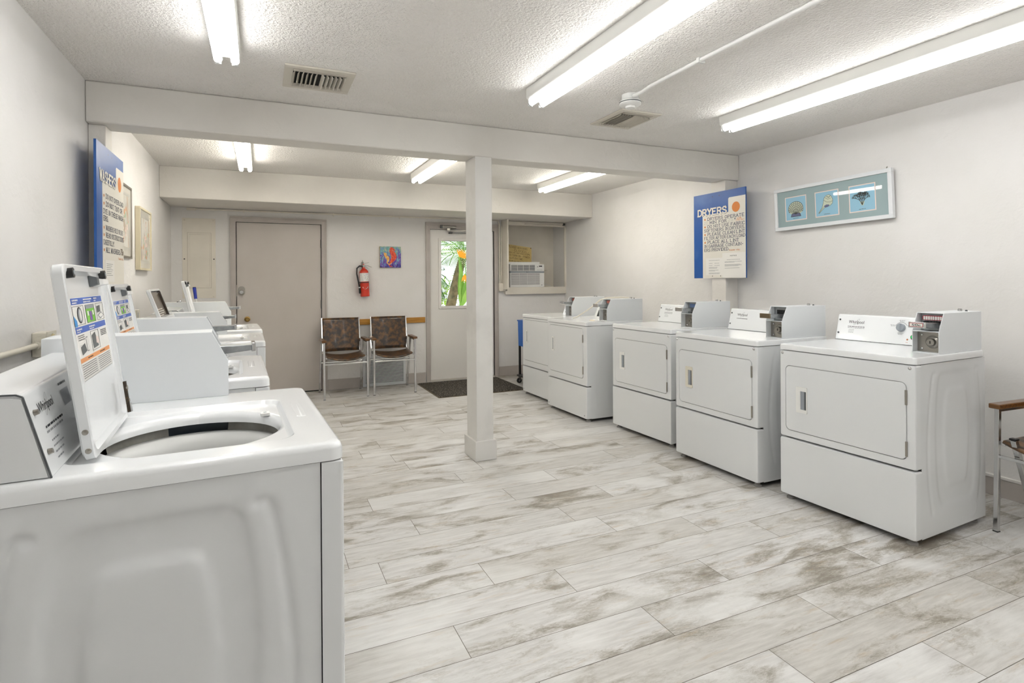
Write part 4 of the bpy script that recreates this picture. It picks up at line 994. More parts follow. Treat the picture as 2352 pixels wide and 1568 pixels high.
        for i in range(7): dashes(q, lambda a_, c_: S(a_, c_, .0008), .085, .105, .25 + i * .035, .008, M_ink, 70 + i)
        q.build('instruction_label', ld)
    coin_box(t, w_ - .052, .128, byf, .712, zt, bht, coin, slide_len=slide_len)
    return t

dryer('front-loading coin dryer nearest the camera, with 50c plate, green start button and grey dial', 2.816, 2.371, 2.74, 'w5', 'red', emb=(90, 120))
dryer('front-loading coin dryer second from the camera, with cream door handle and brownish coin plate', 2.786, 3.252, .6, 'w4', 'brown')
dryer('middle coin dryer of five, its coin box marked with a faded blue label', 2.832, 4.128, 2.2, 'w3', 'label')
dryer('older coin dryer with a tall narrow door, a pale cord lying across its top', 2.672, 5.052, 1.6, 'old', 'redlabel', .722)
dryer('farthest coin dryer, older tall door type, beside the blue laundry cart', 2.752, 5.815, 1.0, 'old', 'redlabel', .715)
washer('white top-load washer nearest the camera, lid open with full instruction label', .172, 1.325, 2.8, .768, .70, .930, emb=(190, 220), slide_len=.072)
washer('second top-load washer from the camera, open lid showing the upper part of its label', .030, 2.375, 2.0, .735, .70, .930, lean=.066, LH=.372, byf=.200, bht=.200, hy=.480, slide_len=.075)
washer('third top-load washer, with dark smoked inside to its open lid', .026, 3.97, 1.2, .69, .70, .918, lid='smoked', sticker=False, lean=.125, LH=.362, bht=.165, byf=.245, hy=.545, slide_len=.055)
washer('farthest top-load washer, beside the taupe door, its open lid seen edge on', .012, 4.80, 3.0, .69, .70, .930, sticker=False, lean=.085, LH=.395, byf=.215, bht=.202, hy=.465, slide_len=.065)

# loose cord over the old dryer
cb = MB(); pts = [(2.86, 4.86, .918), (2.90, 4.84, .93), (2.98, 4.72, 1.02), (3.04, 4.64, 1.10), (3.09, 4.58, 1.125), (3.20, 4.53, 1.128), (3.28, 4.50, 1.122)]
cb.tube(pts, .006, M_cplast, 8)
tag(cb.build('cord', smooth=60), 'pale cord draped from the top of an older dryer over its coin box', 'cord')
lc = MB(); lc.lathe([(0, .006), (.022, .006), (.026, .003), (.026, 0), (0, 0)], (0, 0, 0), mat('beige_cap', srgb(226, 214, 192), .5), 18)
tag(lc.build('plastic_cap', smooth=40, loc=(2.86, 4.50, .914)), 'small round beige cap lying on top of the older dryer before its coin box', 'cap')

# ================================================================== WALL THINGS
def sign_board(name, label, P0, U, V, N_, title, lines, washers):
    """painted board .62 x .79; P0 = top-left corner seen from the front"""
    t = thing(name, label, 'sign', tuple(P0))
    U, V, N_ = Vector(U), Vector(V), Vector(N_); Wd, Ht = .63, .79
    P = lambda u, v, h=0: tuple(U * (u * Wd) - V * (v * Ht) + N_ * h)
    def slab(b, u0, u1, v0, v1, h0, h1, m): b.hexa([P(u0, v0, h0), P(u1, v0, h0), P(u1, v1, h0), P(u0, v1, h0), P(u0, v0, h1), P(u1, v0, h1), P(u1, v1, h1), P(u0, v1, h1)], m)
    b = MB(); slab(b, 0, 1, 0, 1, 0, .012, M_blue)
    e = .0005
    pts = [(.185, 1), (.185, .262), (.20, .25)] + [(.20, .25), (.69, .25), (.69, .10), (.705, .088), (1, .088), (1, 1)]
    b.poly([P(u, v, .012 + e) for u, v in [(.185, 1), (.185, .262), (.20, .25), (.69, .25), (1, .25), (1, 1)]], M_signw)
    b.poly([P(u, v, .012 + e) for u, v in [(.69, .25), (.69, .10), (.706, .088), (1, .088), (1, .25)]], M_signw)
    b.poly([P(.83 + .072 * math.cos(2 * PI * i / 28), .205 + .072 * Wd / Ht * math.sin(2 * PI * i / 28), .012 + 2 * e) for i in range(28)], M_orange)
    T_ = lambda u, v: P(u, 1 - v, .012 + 3 * e)
    for dx, dy, m in ((.003, -.003, M_navy), (0, 0, M_signw)):
        TT = (lambda u, v, hh=(.012 + (4 if m is M_signw else 2) * e): P(u, 1 - v, hh))
        stext(b, title, TT, .095 + dx, 1 - .255 + dy, .072, .560, m, 1.55)
    for (txt, u0, u1, v, h, m, bullet, serif, sw) in lines:
        stext(b, txt, T_, u0, 1 - v, h, u1 - u0, m, sw, serif, .12)
        if bullet:
            b.poly([P(.235 + .014 * math.cos(2 * PI * i / 14), v - .014 + .014 * Wd / Ht * math.sin(2 * PI * i / 14), .012 + 3 * e) for i in range(14)], M_orange)
    for (u, v) in ((.39, .045), (.52, .045), (.38, .975), (.54, .975)):
        b.poly([P(u + .007 * math.cos(2 * PI * i / 10), v + .006 * math.sin(2 * PI * i / 10), .012 + 3 * e) for i in range(10)], M_black)
    b.build('board', t)
    if not washers:
        q = MB(); slab(q, .25, .60, .765, .965, .0125, .0132, M_paper)
        PP = lambda u, v: P(u, v, .0136)
        for i, (v, a, c) in enumerate(((.79, .31, .52), (.825, .31, .38), (.825, .42, .51), (.85, .31, .38), (.85, .42, .52), (.873, .31, .48), (.882, .31, .47), (.905, .31, .50), (.915, .31, .43), (.938, .31, .53), (.947, .31, .52))): dashes(q, PP, a, c, v, .004, M_grey_ink, i)
        q.build('paper_notice', t)
        q = MB(); slab(q, .575, .995, .715, .995, .0133, .014, M_paper); PP = lambda u, v: P(u, v, .0144)
        ftext(q, 'NOTICE', lambda u, v: P(u, 1 - v, .0144), .72, 1 - .755, .014, M_ink, .12)
        for i, (v, a, c) in enumerate(((.79, .66, .90), (.812, .62, .93), (.820, .62, .80), (.845, .62, .90), (.853, .62, .93), (.862, .62, .87), (.885, .62, .89))): dashes(q, PP, a, c, v, .004, M_grey_ink, 20 + i)
        q.build('paper_notice', t)
    else:
        q = MB(); slab(q, .26, .60, .80, .955, .0125, .0134, M_paper); PP = lambda u, v: P(u, v, .0138)
        for i in range(7): dashes(q, PP, .31, .54 - (i % 3) * .03, .825 + i * .0135, .004, M_grey_ink, i)
        q.build('paper_notice', t)
    return t
N9 = M_navy; O9 = M_orange
ld = [('DRYERS OPERATE', .29, .975, .318, .032, N9, 1, 1, .95), ('20', .215, .285, .362, .032, M_grey_ink, 0, 0, .3), ('MIN. FOR', .335, .655, .362, .032, N9, 0, 1, .95), ('25', .685, .775, .358, .036, M_grey_ink, 0, 0, .3),
      ('c', .80, .825, .345, .022, N9, 0, 0, .9), ('U.S.', .85, .93, .340, .014, O9, 0, 0, 1.2), ('COINS ONLY', .83, .975, .360, .013, O9, 0, 0, 1.0),
      ('DO NOT USE FABRIC', .29, .985, .408, .032, N9, 1, 1, .95), ('SOFTENERS IN DRYERS.', .22, .985, .453, .032, N9, 0, 1, .95), ('PLEASE CLEAN LINT', .29, .985, .499, .032, N9, 1, 1, .95),
      ('FILTER AFTER EACH LOAD', .22, .99, .545, .032, N9, 0, 1, .95), ('PLACE ALL LINT', .29, .88, .592, .032, N9, 1, 1, .95), ('IN GARBAGE CONTAIN-', .22, .955, .638, .032, N9, 0, 1, .95), ('ERS PROVIDED.', .22, .70, .684, .032, N9, 0, 1, .95),
      ('THANK YOU.', .70, .90, .692, .013, O9, 0, 0, 1.2)]
sign_board('dryers_sign', 'blue and white hand-lettered board headed DRYERS, mounted on the right half post', (3.833, 4.185, 2.098), (0, -1, 0), (0, 0, 1), (-1, 0, 0), 'DRYERS', ld, False)
lw_ = [('DO NOT OVERLOAD', .30, .98, .365, .032, N9, 1, 1, .95), ('DO NOT TINT OR', .30, .93, .420, .032, N9, 1, 1, .95), ('DYE IN THESE WASH', .215, .98, .475, .032, N9, 0, 1, .95), ('ERS.', .215, .38, .525, .032, N9, 0, 1, .95),
       ('WASHERS HOLD 18 LBS.', .30, .97, .588, .032, N9, 1, 1, .95), ('READ INSTRUCTIONS', .30, .99, .640, .032, N9, 1, 1, .95), ('CAREFULLY.', .215, .60, .692, .032, N9, 0, 1, .95), ('ALL WASHERS', .30, .84, .745, .032, N9, 1, 1, .95), ('75c', .86, .97, .745, .042, M_brown_ink, 0, 0, 1.4),
       ('THANK YOU.', .76, .97, .785, .013, O9, 0, 0, 1.2)]
sign_board('washers_sign', 'blue and white hand-lettered board headed WASHERS, mounted on the left half post', (-.799, 3.575, 2.060), (0, 1, 0), (0, 0, 1), (1, 0, 0), 'WASHERS', lw_, True)

# triple shell picture on the right wall
pf = thing('shell_picture', 'long white frame with three blue shell and coral prints on the right wall', 'picture', (XR, 3.352, 1.695)); pf.rotation_euler = (R(-.9), R(-1.7), 0)
FW, FH = .955, .345
P = lambda u, v, h=0: (-.014 - h, -u, v)
b = MB(); fw = .028
for (u0, u1, v0, v1) in ((0, FW, 0, fw), (0, FW, FH - fw, FH), (0, fw, fw, FH - fw), (FW - fw, FW, fw, FH - fw)):
    b.hexa([P(u0, v0), P(u1, v0), P(u1, v1), P(u0, v1), P(u0, v0, .030), P(u1, v0, .030), P(u1, v1, .030), P(u0, v1, .030)], M_frame_w)
fr = b.build('frame', pf, bevel=.0015, seg=1)
b = MB(); b.quad(P(fw, fw, .020), P(FW - fw, fw, .020), P(FW - fw, FH - fw, .020), P(fw, FH - fw, .020), M_matte_b); mb_ = b.build('mat_board', pf)
def print_(u0, kind):
    b = MB(); s = .182; v0 = .078; g_ = .007
    b.quad(P(u0 - g_, v0 - g_, .0203), P(u0 + s + g_, v0 - g_, .0203), P(u0 + s + g_, v0 + s + g_, .0203), P(u0 - g_, v0 + s + g_, .0203), M_art_p)
    b.quad(P(u0, v0, .0206), P(u0 + s, v0, .0206), P(u0 + s, v0 + s, .0206), P(u0, v0 + s, .0206), M_art_b)
    Q = lambda a, c, h=.0209: P(u0 + a * s, v0 + c * s, h)
    def line(pts, w_=.012, m=M_art_k, h=.0215):
        for a, c in zip(pts, pts[1:]):
            d = Vector((c[0] - a[0], c[1] - a[1]))
            if d.length < 1e-6: continue
            d.normalize(); nx = (-d.y * w_ / 2, d.x * w_ / 2)
            b.quad(Q(a[0] - nx[0], a[1] - nx[1], h), Q(c[0] - nx[0], c[1] - nx[1], h), Q(c[0] + nx[0], c[1] + nx[1], h), Q(a[0] + nx[0], a[1] + nx[1], h), m)
    if kind == 0:     # scallop
        c0 = (.50, .26); out = []
        for i in range(25):
            a = R(-28 + 236 * i / 24); r = .40 if 3 < i < 21 else .30
            out.append((.50 + .37 * math.cos(a), .48 + .32 * math.sin(a)))
        b.poly([Q(*p) for p in out + [(.36, .20), (.64, .20)][::1]], M_art_l)
        b.poly([Q(p[0], p[1], .0212) for p in ((.25, .14), (.75, .14), (.70, .27), (.50, .30), (.30, .27))], M_art_d)
        line(out, .02); line([(.25, .14), (.75, .14), (.70, .27), (.50, .30), (.30, .27), (.25, .14)], .02)
        for i in range(13):
            a = R(-20 + 220 * i / 12); line([(.50, .24), (.50 + .36 * math.cos(a), .48 + .31 * math.sin(a))], .014)
        for k in (.35, .55, .72, .87): line([(.50 + .36 * k * math.cos(R(-18 + 216 * i / 18)), .30 + .18 * k + .31 * k * math.sin(R(-18 + 216 * i / 18))) for i in range(19)], .016)
    elif kind == 1:   # conch
        body = [(.36, .62), (.40, .76), (.50, .84), (.62, .86), (.72, .78), (.78, .62), (.76, .48), (.66, .40), (.54, .36), (.40, .34), (.14, .12), (.12, .14), (.28, .34), (.33, .48)]
        b.poly([Q(*p) for p in body], M_art_l); line(body + [body[0]], .012)
        line([(.37, .66), (.50, .56), (.66, .54), (.77, .58)], .012); line([(.42, .76), (.55, .68), (.70, .70)], .012); line([(.50, .80), (.60, .74), (.68, .80)], .02)
        b.poly([Q(p[0], p[1], .0212) for p in ((.36, .40), (.48, .46), (.62, .44), (.60, .38), (.44, .34))], M_art_d); line([(.14, .13), (.36, .38)], .012)
    else:             # coral
        def br(p, a, L, k, w_):
            q = (p[0] + math.cos(a) * L, p[1] + math.sin(a) * L); line([p, q], w_)
            if k:
                for da in (-.42, .0, .40): br(q, a + da + rc.uniform(-.15, .15), L * rc.uniform(.6, .78), k - 1, w_ * .82)
        rc = random.Random(4); b.poly([Q(*p) for p in ((.46, .22), (.54, .20), (.60, .36), (.40, .36))], M_art_l)
        for a in (1.15, 1.45, 1.72, 2.0): br((.50, .22), a, .21, 3, .022)
    dashes(b, lambda u, v: Q(u, v), .36, .64, .055, .02, M_dgrey, kind)
    b.build('print', pf)
for i, u in enumerate((.105, .375, .650)): print_(u, i)
b = MB(); b.tube([(-.034, -.92, FH + .004), (-.028, -.92, FH + .012)], .004, M_steel, 8); b.build('hanger', pf)

# two pictures on the left wall
def lpic(name, label, y0, y1, z0, z1, dep, fm, seed):
    t = thing(name, label, 'picture', (XL, y0, z0)); W_, H_ = y1 - y0, z1 - z0; f = .016
    Q = lambda u, v, h=0: (.002 + h, u, v)
    b = MB()
    for (u0, u1, v0, v1) in ((0, W_, 0, f), (0, W_, H_ - f, H_), (0, f, f, H_ - f), (W_ - f, W_, f, H_ - f)):
        b.hexa([Q(u0, v0), Q(u1, v0), Q(u1, v1), Q(u0, v1), Q(u0, v0, dep), Q(u1, v0, dep), Q(u1, v1, dep), Q(u0, v1, dep)], fm)
    b.build('frame', t, bevel=.001, seg=1)
    b = MB(); b.quad(Q(f, f, dep - .008), Q(W_ - f, f, dep - .008), Q(W_ - f, H_ - f, dep - .008), Q(f, H_ - f, dep - .008), mat('cream_mat_board', srgb(228, 224, 212), .15, coat=.6))
    for g_ in (.06, .07): 
        for (u0, u1, v0, v1) in ((g_, W_ - g_, g_, g_ + .002), (g_, W_ - g_, H_ - g_, H_ - g_ + .002), (g_, g_ + .002, g_, H_ - g_), (W_ - g_, W_ - g_ + .002, g_, H_ - g_)):
            b.quad(Q(u0, v0, dep - .0076), Q(u1, v0, dep - .0076), Q(u1, v1, dep - .0076), Q(u0, v1, dep - .0076), M_grey_ink)
    b.build('mat_board', t)
    b = MB(); b.quad(Q(.08, .08, dep - .007), Q(W_ - .08, .08, dep - .007), Q(W_ - .08, H_ - .08, dep - .007), Q(.08, H_ - .08, dep - .007), M_wc1)
    rr = random.Random(seed)
    for i in range(46):
        c = (W_ / 2 + rr.gauss(0, .07), H_ * .42 + rr.gauss(0, .09)); r = rr.uniform(.008, .024)
        if not (.09 < c[0] < W_ - .09 and .09 < c[1] < H_ - .1): continue
        n = 7; off = rr.random() * 6; b.poly([Q(c[0] + r * (1 + .4 * math.sin(3 * a + off)) * math.cos(a), c[1] + r * math.sin(a), dep - .0068 + i * .00002) for a in [2 * PI * k / n for k in range(n)]], (M_wc2, M_wc3, M_art_p)[rr.randrange(3)])
    b.build('watercolour', t)
lpic('flower_picture', 'pale watercolour in a thin silver frame, partly hidden behind the washers sign', 4.40, 4.93, 1.476, 2.00, .012, M_steel, 1)
lpic('flower_picture', 'pale flower watercolour in a deep cream frame, farther along the left wall', 5.10, 5.59, 1.400, 1.893, .034, M_frame_c, 2)

# seahorse canvas
cv = thing('seahorse_painting', 'small square canvas of a red and a yellow seahorse over blue and purple water', 'painting', (1.348, YW, 1.472))
M_canvas = bpy.data.materials.new('canvas_water'); M_canvas.use_nodes = True
nt = M_canvas.node_tree; p_ = nt.nodes['Principled BSDF']; p_.inputs['Roughness'].default_value = .5
tc = nt.nodes.new('ShaderNodeTexCoord'); mp = nt.nodes.new('ShaderNodeMapping'); mp.inputs['Scale'].default_value = (46, 46, 16)
n1 = nt.nodes.new('ShaderNodeTexNoise'); n1.inputs['Scale'].default_value = 1; n1.inputs['Detail'].default_value = 2; n1.inputs['Distortion'].default_value = 1
sx = nt.nodes.new('ShaderNodeSeparateXYZ'); ma = nt.nodes.new('ShaderNodeMath'); ma.operation = 'MULTIPLY_ADD'; ma.inputs[1].default_value = 2.4; ma.inputs[2].default_value = .02
mb2 = nt.nodes.new('ShaderNodeMath'); mb2.operation = 'MULTIPLY_ADD'; mb2.inputs[1].default_value = 1.8; mb2.inputs[2].default_value = -.85
ad = nt.nodes.new('ShaderNodeMath'); cr = nt.nodes.new('ShaderNodeValToRGB'); ce = cr.color_ramp
for pos, c in ((0, srgb(70, 40, 110)), (.14, srgb(40, 80, 180)), (.26, srgb(150, 80, 160)), (.38, srgb(60, 110, 190)), (.52, srgb(150, 190, 200)), (.66, srgb(90, 160, 150)), (.82, srgb(205, 205, 170)), (1, srgb(20, 110, 190))):
    e_ = ce.elements.new(pos) if pos not in (0, 1) else ce.elements[0 if pos == 0 else -1]; e_.position = pos; e_.color = c
nt.links.new(tc.outputs['Object'], mp.inputs[0]); nt.links.new(mp.outputs[0], n1.inputs[0]); nt.links.new(tc.outputs['Object'], sx.inputs[0])
nt.links.new(sx.outputs['Z'], ma.inputs[0]); nt.links.new(n1.outputs[0], mb2.inputs[0]); nt.links.new(ma.outputs[0], ad.inputs[0]); nt.links.new(mb2.outputs[0], ad.inputs[1]); nt.links.new(ad.outputs[0], cr.inputs[0]); nt.links.new(cr.outputs[0], p_.inputs['Base Color'])
S_ = .262
b = MB(); b.box(0, S_, -.030, 0, 0, S_, mat('canvas_edge', srgb(186, 168, 120), .6)); b.quad((0, -.0304, 0), (S_, -.0304, 0), (S_, -.0304, S_), (0, -.0304, S_), M_canvas); b.build('canvas', cv)
def ribbon(b, pts, ws, m, y):
    sp = smooth_poly(pts, False, 5); n = len(sp); L_, R2 = [], []
    for i, q in enumerate(sp):
        a, c = sp[max(i - 1, 0)], sp[min(i + 1, n - 1)]; d = Vector((c[0] - a[0], c[1] - a[1])).normalized(); t = i / (n - 1) * (len(ws) - 1); k = min(int(t), len(ws) - 2); w_ = ws[k] + (ws[k + 1] - ws[k]) * (t - k)
        L_.append((q[0] - d.y * w_, y, q[1] + d.x * w_)); R2.append((q[0] + d.y * w_, y, q[1] - d.x * w_))
    b.loops([[(p[0] * S_, p[1], p[2] * S_) for p in L_], [(p[0] * S_, p[1], p[2] * S_) for p in R2]], m, closed=False)
M_sh1 = mat('seahorse_red', srgb(216, 60, 50), .5, noise=(60, srgb(236, 110, 60), .45, .6)); M_sh2 = mat('seahorse_yellow', srgb(236, 200, 130), .5, noise=(60, srgb(240, 160, 60), .45, .6))
b = MB()
ribbon(b, [(.70, .80), (.62, .88), (.52, .93)], [.03, .05, .06], M_sh1, -.0308); ribbon(b, [(.55, .95), (.52, .80), (.62, .66), (.66, .50), (.58, .34), (.50, .22), (.44, .12), (.52, .05), (.60, .06)], [.05, .07, .12, .13, .09, .05, .03, .02, .01], M_sh1, -.0309)
ribbon(b, [(.34, .62), (.26, .66), (.20, .66)], [.02, .03, .06], M_sh2, -.0311); ribbon(b, [(.22, .70), (.26, .56), (.36, .46), (.38, .34), (.34, .26), (.38, .18), (.48, .16), (.56, .24)], [.04, .05, .08, .06, .03, .022, .02, .01], M_sh2, -.0312)
b.build('seahorses', cv)

# fire extinguisher
fe = thing('fire_extinguisher', 'red fire extinguisher with a black hose hanging on the back wall above the chairs', 'fire extinguisher', (1.157, YW - .075, 1.118)); fe.rotation_euler = (0, R(-2.5), 0)
b = MB(); b.lathe([(0, 0), (.052, 0), (.055, .006), (.055, .285), (.050, .310), (.030, .332), (.018, .340), (.018, .356), (0, .356)], (0, 0, 0), M_red, 32)
b.lathe([(.0556, .165), (.0556, .175)], (0, 0, 0), M_black, 32); b.build('cylinder', fe, smooth=40)
b = MB(); n = 24
for (a0, a1, z0, z1, m, r) in ((195, 345, .182, .285, M_paper, .0560),):
    b.loops([[(r * math.cos(R(a0 + (a1 - a0) * i / n)), r * math.sin(R(a0 + (a1 - a0) * i / n)), z) for i in range(n + 1)] for z in (z0, z1)], m, closed=False)
r9 = random.Random(3)
for i in range(26):
    a = R(r9.uniform(205, 335)); z = r9.uniform(.19, .275); r = .0563; s = .0045; mm = (M_ink, M_grey_ink, M_redp, M_sblue)[r9.randrange(4)]
    b.quad((r * math.cos(a), r * math.sin(a), z), (r * math.cos(a + .09), r * math.sin(a + .09), z), (r * math.cos(a + .09), r * math.sin(a + .09), z + s), (r * math.cos(a), r * math.sin(a), z + s), mm)
cp = lambda a, z: (.0564 * math.cos(R(270 + a)), .0564 * math.sin(R(270 + a)), z)
b.build('label', fe); b = MB(); b.poly([cp(-34, .118), (cp(0, .112)), cp(34, .118), cp(30, .104), cp(8, .090), cp(-8, .090), cp(-30, .104)], M_paper)
b.build('emblem', fe)
b = MB(); b.tube([(0, 0, .35), (0, 0, .385)], .014, M_steel, 14); b.tube([(0, 0, .382), (0, 0, .395)], .010, M_redp, 12); b.build('valve', fe, smooth=50)
b = MB(); b.bar((-.02, -.005, .378), (.045, -.005, .375), .020, .004, M_steel); b.bar((.045, -.005, .375), (.095, -.005, .352), .018, .004, M_steel); b.bar((-.01, -.005, .395), (.065, -.005, .412), .018, .004, M_steel); b.build('handle', fe)
b = MB(); b.tube([(-.008, 0, .365), (-.05, -.01, .372), (-.082, -.02, .345), (-.088, -.02, .28), (-.076, -.02, .20), (-.066, -.02, .13), (-.062, -.02, .085)], .0095, M_black, 12); b.tube([(-.062, -.02, .11), (-.060, -.02, .04)], .013, M_black, 12)
b.tube([(-.064, -.02, .105), (-.0635, -.02, .118)], .0135, M_plast, 12); b.box(-.075, -.045, -.03, -.01, .165, .180, M_black); b.build('hose', fe, smooth=60)
b = MB(); b.box(-.015, .015, .052, .074, .20, .42, M_steel); b.tube([(0, .03, .40), (0, .06, .44)], .003, M_steel, 6); b.build('wall_bracket', fe)
b = MB(); b.hexa([(.050, -.01, .20), (.052, -.01, .20), (.052, .02, .20), (.050, .02, .20), (.052, -.01, .33), (.054, -.01, .33), (.054, .02, .33), (.052, .02, .33)], M_paper); b.tube([(.02, -.005, .37), (.045, -.005, .345), (.053, 0, .33)], .0012, M_grey_ink, 5); b.build('inspection_tag', fe)

# electrical panel cover
ep = thing('electrical_panel', 'cream painted electrical panel cover on the back wall left of the taupe door', 'electrical panel', (-.778, YW, 1.128))
b = MB(); b.box(0, .322, -.005, 0, 0, .878, M_cream); b.build('cover_plate', ep, bevel=.001, seg=1)
b = MB(); b.loops([[(a, yy, c) for a, c in rrect(.164, .415, .113 - i, .303 - i, .006, 4)] for i, yy in ((0, -.005), (.001, -.010), (.014, -.010), (.016, -.007))], M_cream); b.poly([(a, -.007, c) for a, c in rrect(.164, .415, .097, .287, .004, 4)], M_cream)
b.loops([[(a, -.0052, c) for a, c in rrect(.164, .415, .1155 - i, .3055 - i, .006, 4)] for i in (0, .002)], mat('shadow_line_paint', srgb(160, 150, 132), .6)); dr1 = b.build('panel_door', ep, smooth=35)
b = MB(); b.loops([[(a, yy, c) for a, c in rrect(.164, .415, .092 - i, .280 - i, .014, 4)] for i, yy in ((0, -.0072), (.004, -.0095))], M_cream, cap1=True); b.build('raised_centre', dr1, smooth=35)
for (x, z) in ((.022, .855), (.300, .855), (.022, .02), (.300, .02), (.020, .43), (.305, .43)):
    b = MB(); b.lathe([(0, -.008), (.005, -.007), (.007, -.005)], None, M_cream if z != .43 else M_black, 10, lambda x_, y_, h: (x + x_, h, z + y_)); b.build('screw', ep)

# conduit along the top of the back wall
wc = thing('wall_conduit', 'cream painted conduit with a small pull box running along the top of the back wall', 'conduit', (0, YW, 2.103))
b = MB(); b.tube([(-.66, -.014, .002), (2.93, -.014, .014)], .0095, M_cream, 10)
b.tube([(2.93, -.014, .014), (2.955, -.016, .0), (2.962, -.018, -.04), (2.964, -.02, -.85)], .0095, M_cream, 10); b.tube([(2.99, -.02, -.06), (2.987, -.02, -.85)], .0085, M_cream, 10); b.build('pipe', wc, smooth=60)
b = MB(); b.prism(rrect(-.69, 0, .045, .014, .010, 4), lambda p, a: (p[0], a, p[1]), 0, -.028, M_cream); b.build('pull_box', wc, bevel=.002)
for x in (-.17, .80, 1.60):
    b = MB(); b.box(x - .006, x + .006, -.026, 0, -.016, .022, M_cream); b.build('strap', wc)
jb = thing('junction_box', 'cream junction box at the foot of the conduits left of the air conditioner', 'junction box', (2.945, YW, 1.155))
b = MB(); b.prism(rrect(.062, .055, .062, .055, .012, 4), lambda p, a: (p[0], a, p[1]), 0, -.05, M_cream); b.build('box', jb, bevel=.003)
b = MB()
for z in (.02, .05, .08): b.box(.100, .108, -.052, -.05, z, z + .010, M_brown_ink)
b.build('slots', jb)
cc = thing('header_conduit', 'thin cream conduit fixed under the soffit above the alcove', 'conduit', (3.03, YW - .06, 2.088))
b = MB(); b.tube([(0, 0, .014), (.93, 0, .010)], .008, M_cream, 8); b.tube([(.3, -.004, -.006), (.86, -.004, -.008)], .006, M_cream, 8); b.box(.90, .93, -.014, .01, -.01, .02, M_dgrey); b.build('pipe', cc)

# air conditioner in the alcove
ac = thing('air_conditioner', 'white window air conditioner standing on the alcove shelf at the back right', 'air conditioner', (3.118, YW - .022, 1.207))
AW, AH = .528, .318
b = MB(); b.box(.0, AW, .035, .33, 0, AH, mat('ac_metal_case', srgb(190, 182, 164), .5)); b.box(-.003, .0, .08, .28, .18, .25, M_dgrey) if False else None
for i in range(5): b.box(-.0008, .0, .06 + i * .02, .068 + i * .02, .12, .26, M_dgrey)
b.box(-.025, AW * .88, .02, .33, AH, AH + .032, M_plast); b.build('case', ac, bevel=.003)
b = MB(); sp = AH * .66
b.box(0, AW, 0, .035, 0, sp - .012, M_plast); b.box(0, AW, 0, .035, sp + .012, AH, M_plast); b.box(0, AW, -.003, .035, sp - .012, sp + .012, M_greyp)
b.build('front_panel', ac, bevel=.004)
b = MB(); b.box(.018, .38, -.001, .002, sp + .018, AH - .012, M_dgrey)
for i in range(6): z = sp + .022 + i * .0125; b.box(.018, .38, -.006, -.001, z, z + .004, M_plast)
for x in (.11, .20, .29): b.box(x - .002, x + .002, -.008, -.001, sp + .018, AH - .012, M_plast)
b.build('outlet_louvres', ac)
b = MB(); b.box(.018, .455, -.001, .002, .030, sp - .022, mat('ac_filter_grey', srgb(150, 146, 150), .6))
for i in range(13): z = .030 + i * .0118; b.box(.018, .47, -.006, -.001, z, z + .0052, M_plast)
for x in (.14, .26, .38): b.box(x - .0015, x + .0015, -.007, -.001, .03, sp - .022, M_plast)
b.build('intake_grille', ac)
b = MB(); b.box(.445, .495, -.002, .001, AH - .034, AH - .020, M_black); b.build('display', ac)
b = MB(); P = lambda u, v: (u, -.0025, v); dashes(b, P, .41, .50, sp + .026, .005, M_grey_ink, 1); dashes(b, P, .415, .43, AH - .04, .012, M_grey_ink, 2); b.build('button_panel', ac)
b = MB(); b.disc((.255, -.0035, sp), .007, (1, 0, 0), (0, 0, 1), M_dgrey, 16); ftext(b, 'LG', lambda u, v: (.268 + u, -.0035, sp - .006 + v), 0, 0, .011, M_dgrey); b.disc((.49, -.0008, .028), .006, (1, 0, 0), (0, 0, 1), M_black, 12); b.build('badge', ac)
b = MB(); b.tube([(AW, .10, .03), (AW + .06, .06, .032), (AW + .11, .05, .02), (AW + .13, .05, .004)], .004, M_plast, 8); b.build('power_cord', ac)
nb = thing('notice_card', 'yellow card hand-lettered PLEASE! BOTH DOORS CLOSED, propped on top of the air conditioner', 'notice', (3.112, YW + .05, 1.562)); nb.rotation_euler = (R(-13), R(7), 0)
b = MB(); b.box(0, .372, 0, .004, 0, .255, M_yboard); b.build('card', nb)
b = MB(); P = lambda u, v: (u, -.0006, v)
stext(b, 'PLEASE!', P, .012, .208, .034, .125, M_brown_ink, .8, False); stext(b, 'BOTH DOORS', P, .155, .208, .028, .150, M_brown_ink, .7, False)
stext(b, '- CLOSED -', P, .06, .163, .030, .27, M_brown_ink, .8, False); stext(b, 'WHILE AIR CONDITIONER IS', P, .02, .134, .016, .26, M_brown_ink, .9, False); stext(b, 'ON', P, .290, .134, .026, .05, M_brown_ink, .8, False)
stext(b, 'TO TURN ON - POWER', P, .018, .090, .028, .325, M_brown_ink, .7, False); stext(b, 'THEN', P, .02, .052, .012, .045, M_brown_ink, .9, False); stext(b, 'PUSH TIME', P, .075, .048, .028, .16, M_brown_ink, .7, False)
stext(b, 'AIR COND. WILL TURN OFF AUTOMATICALLY', P, .02, .014, .015, .33, M_brown_ink, .9, False); b.disc((.36, -.0008, .245), .007, (1, 0, 0), (0, 0, 1), M_black, 10); b.disc((.012, -.0008, .248), .006, (1, 0, 0), (0, 0, 1), M_black, 10)
b.build('lettering', nb)

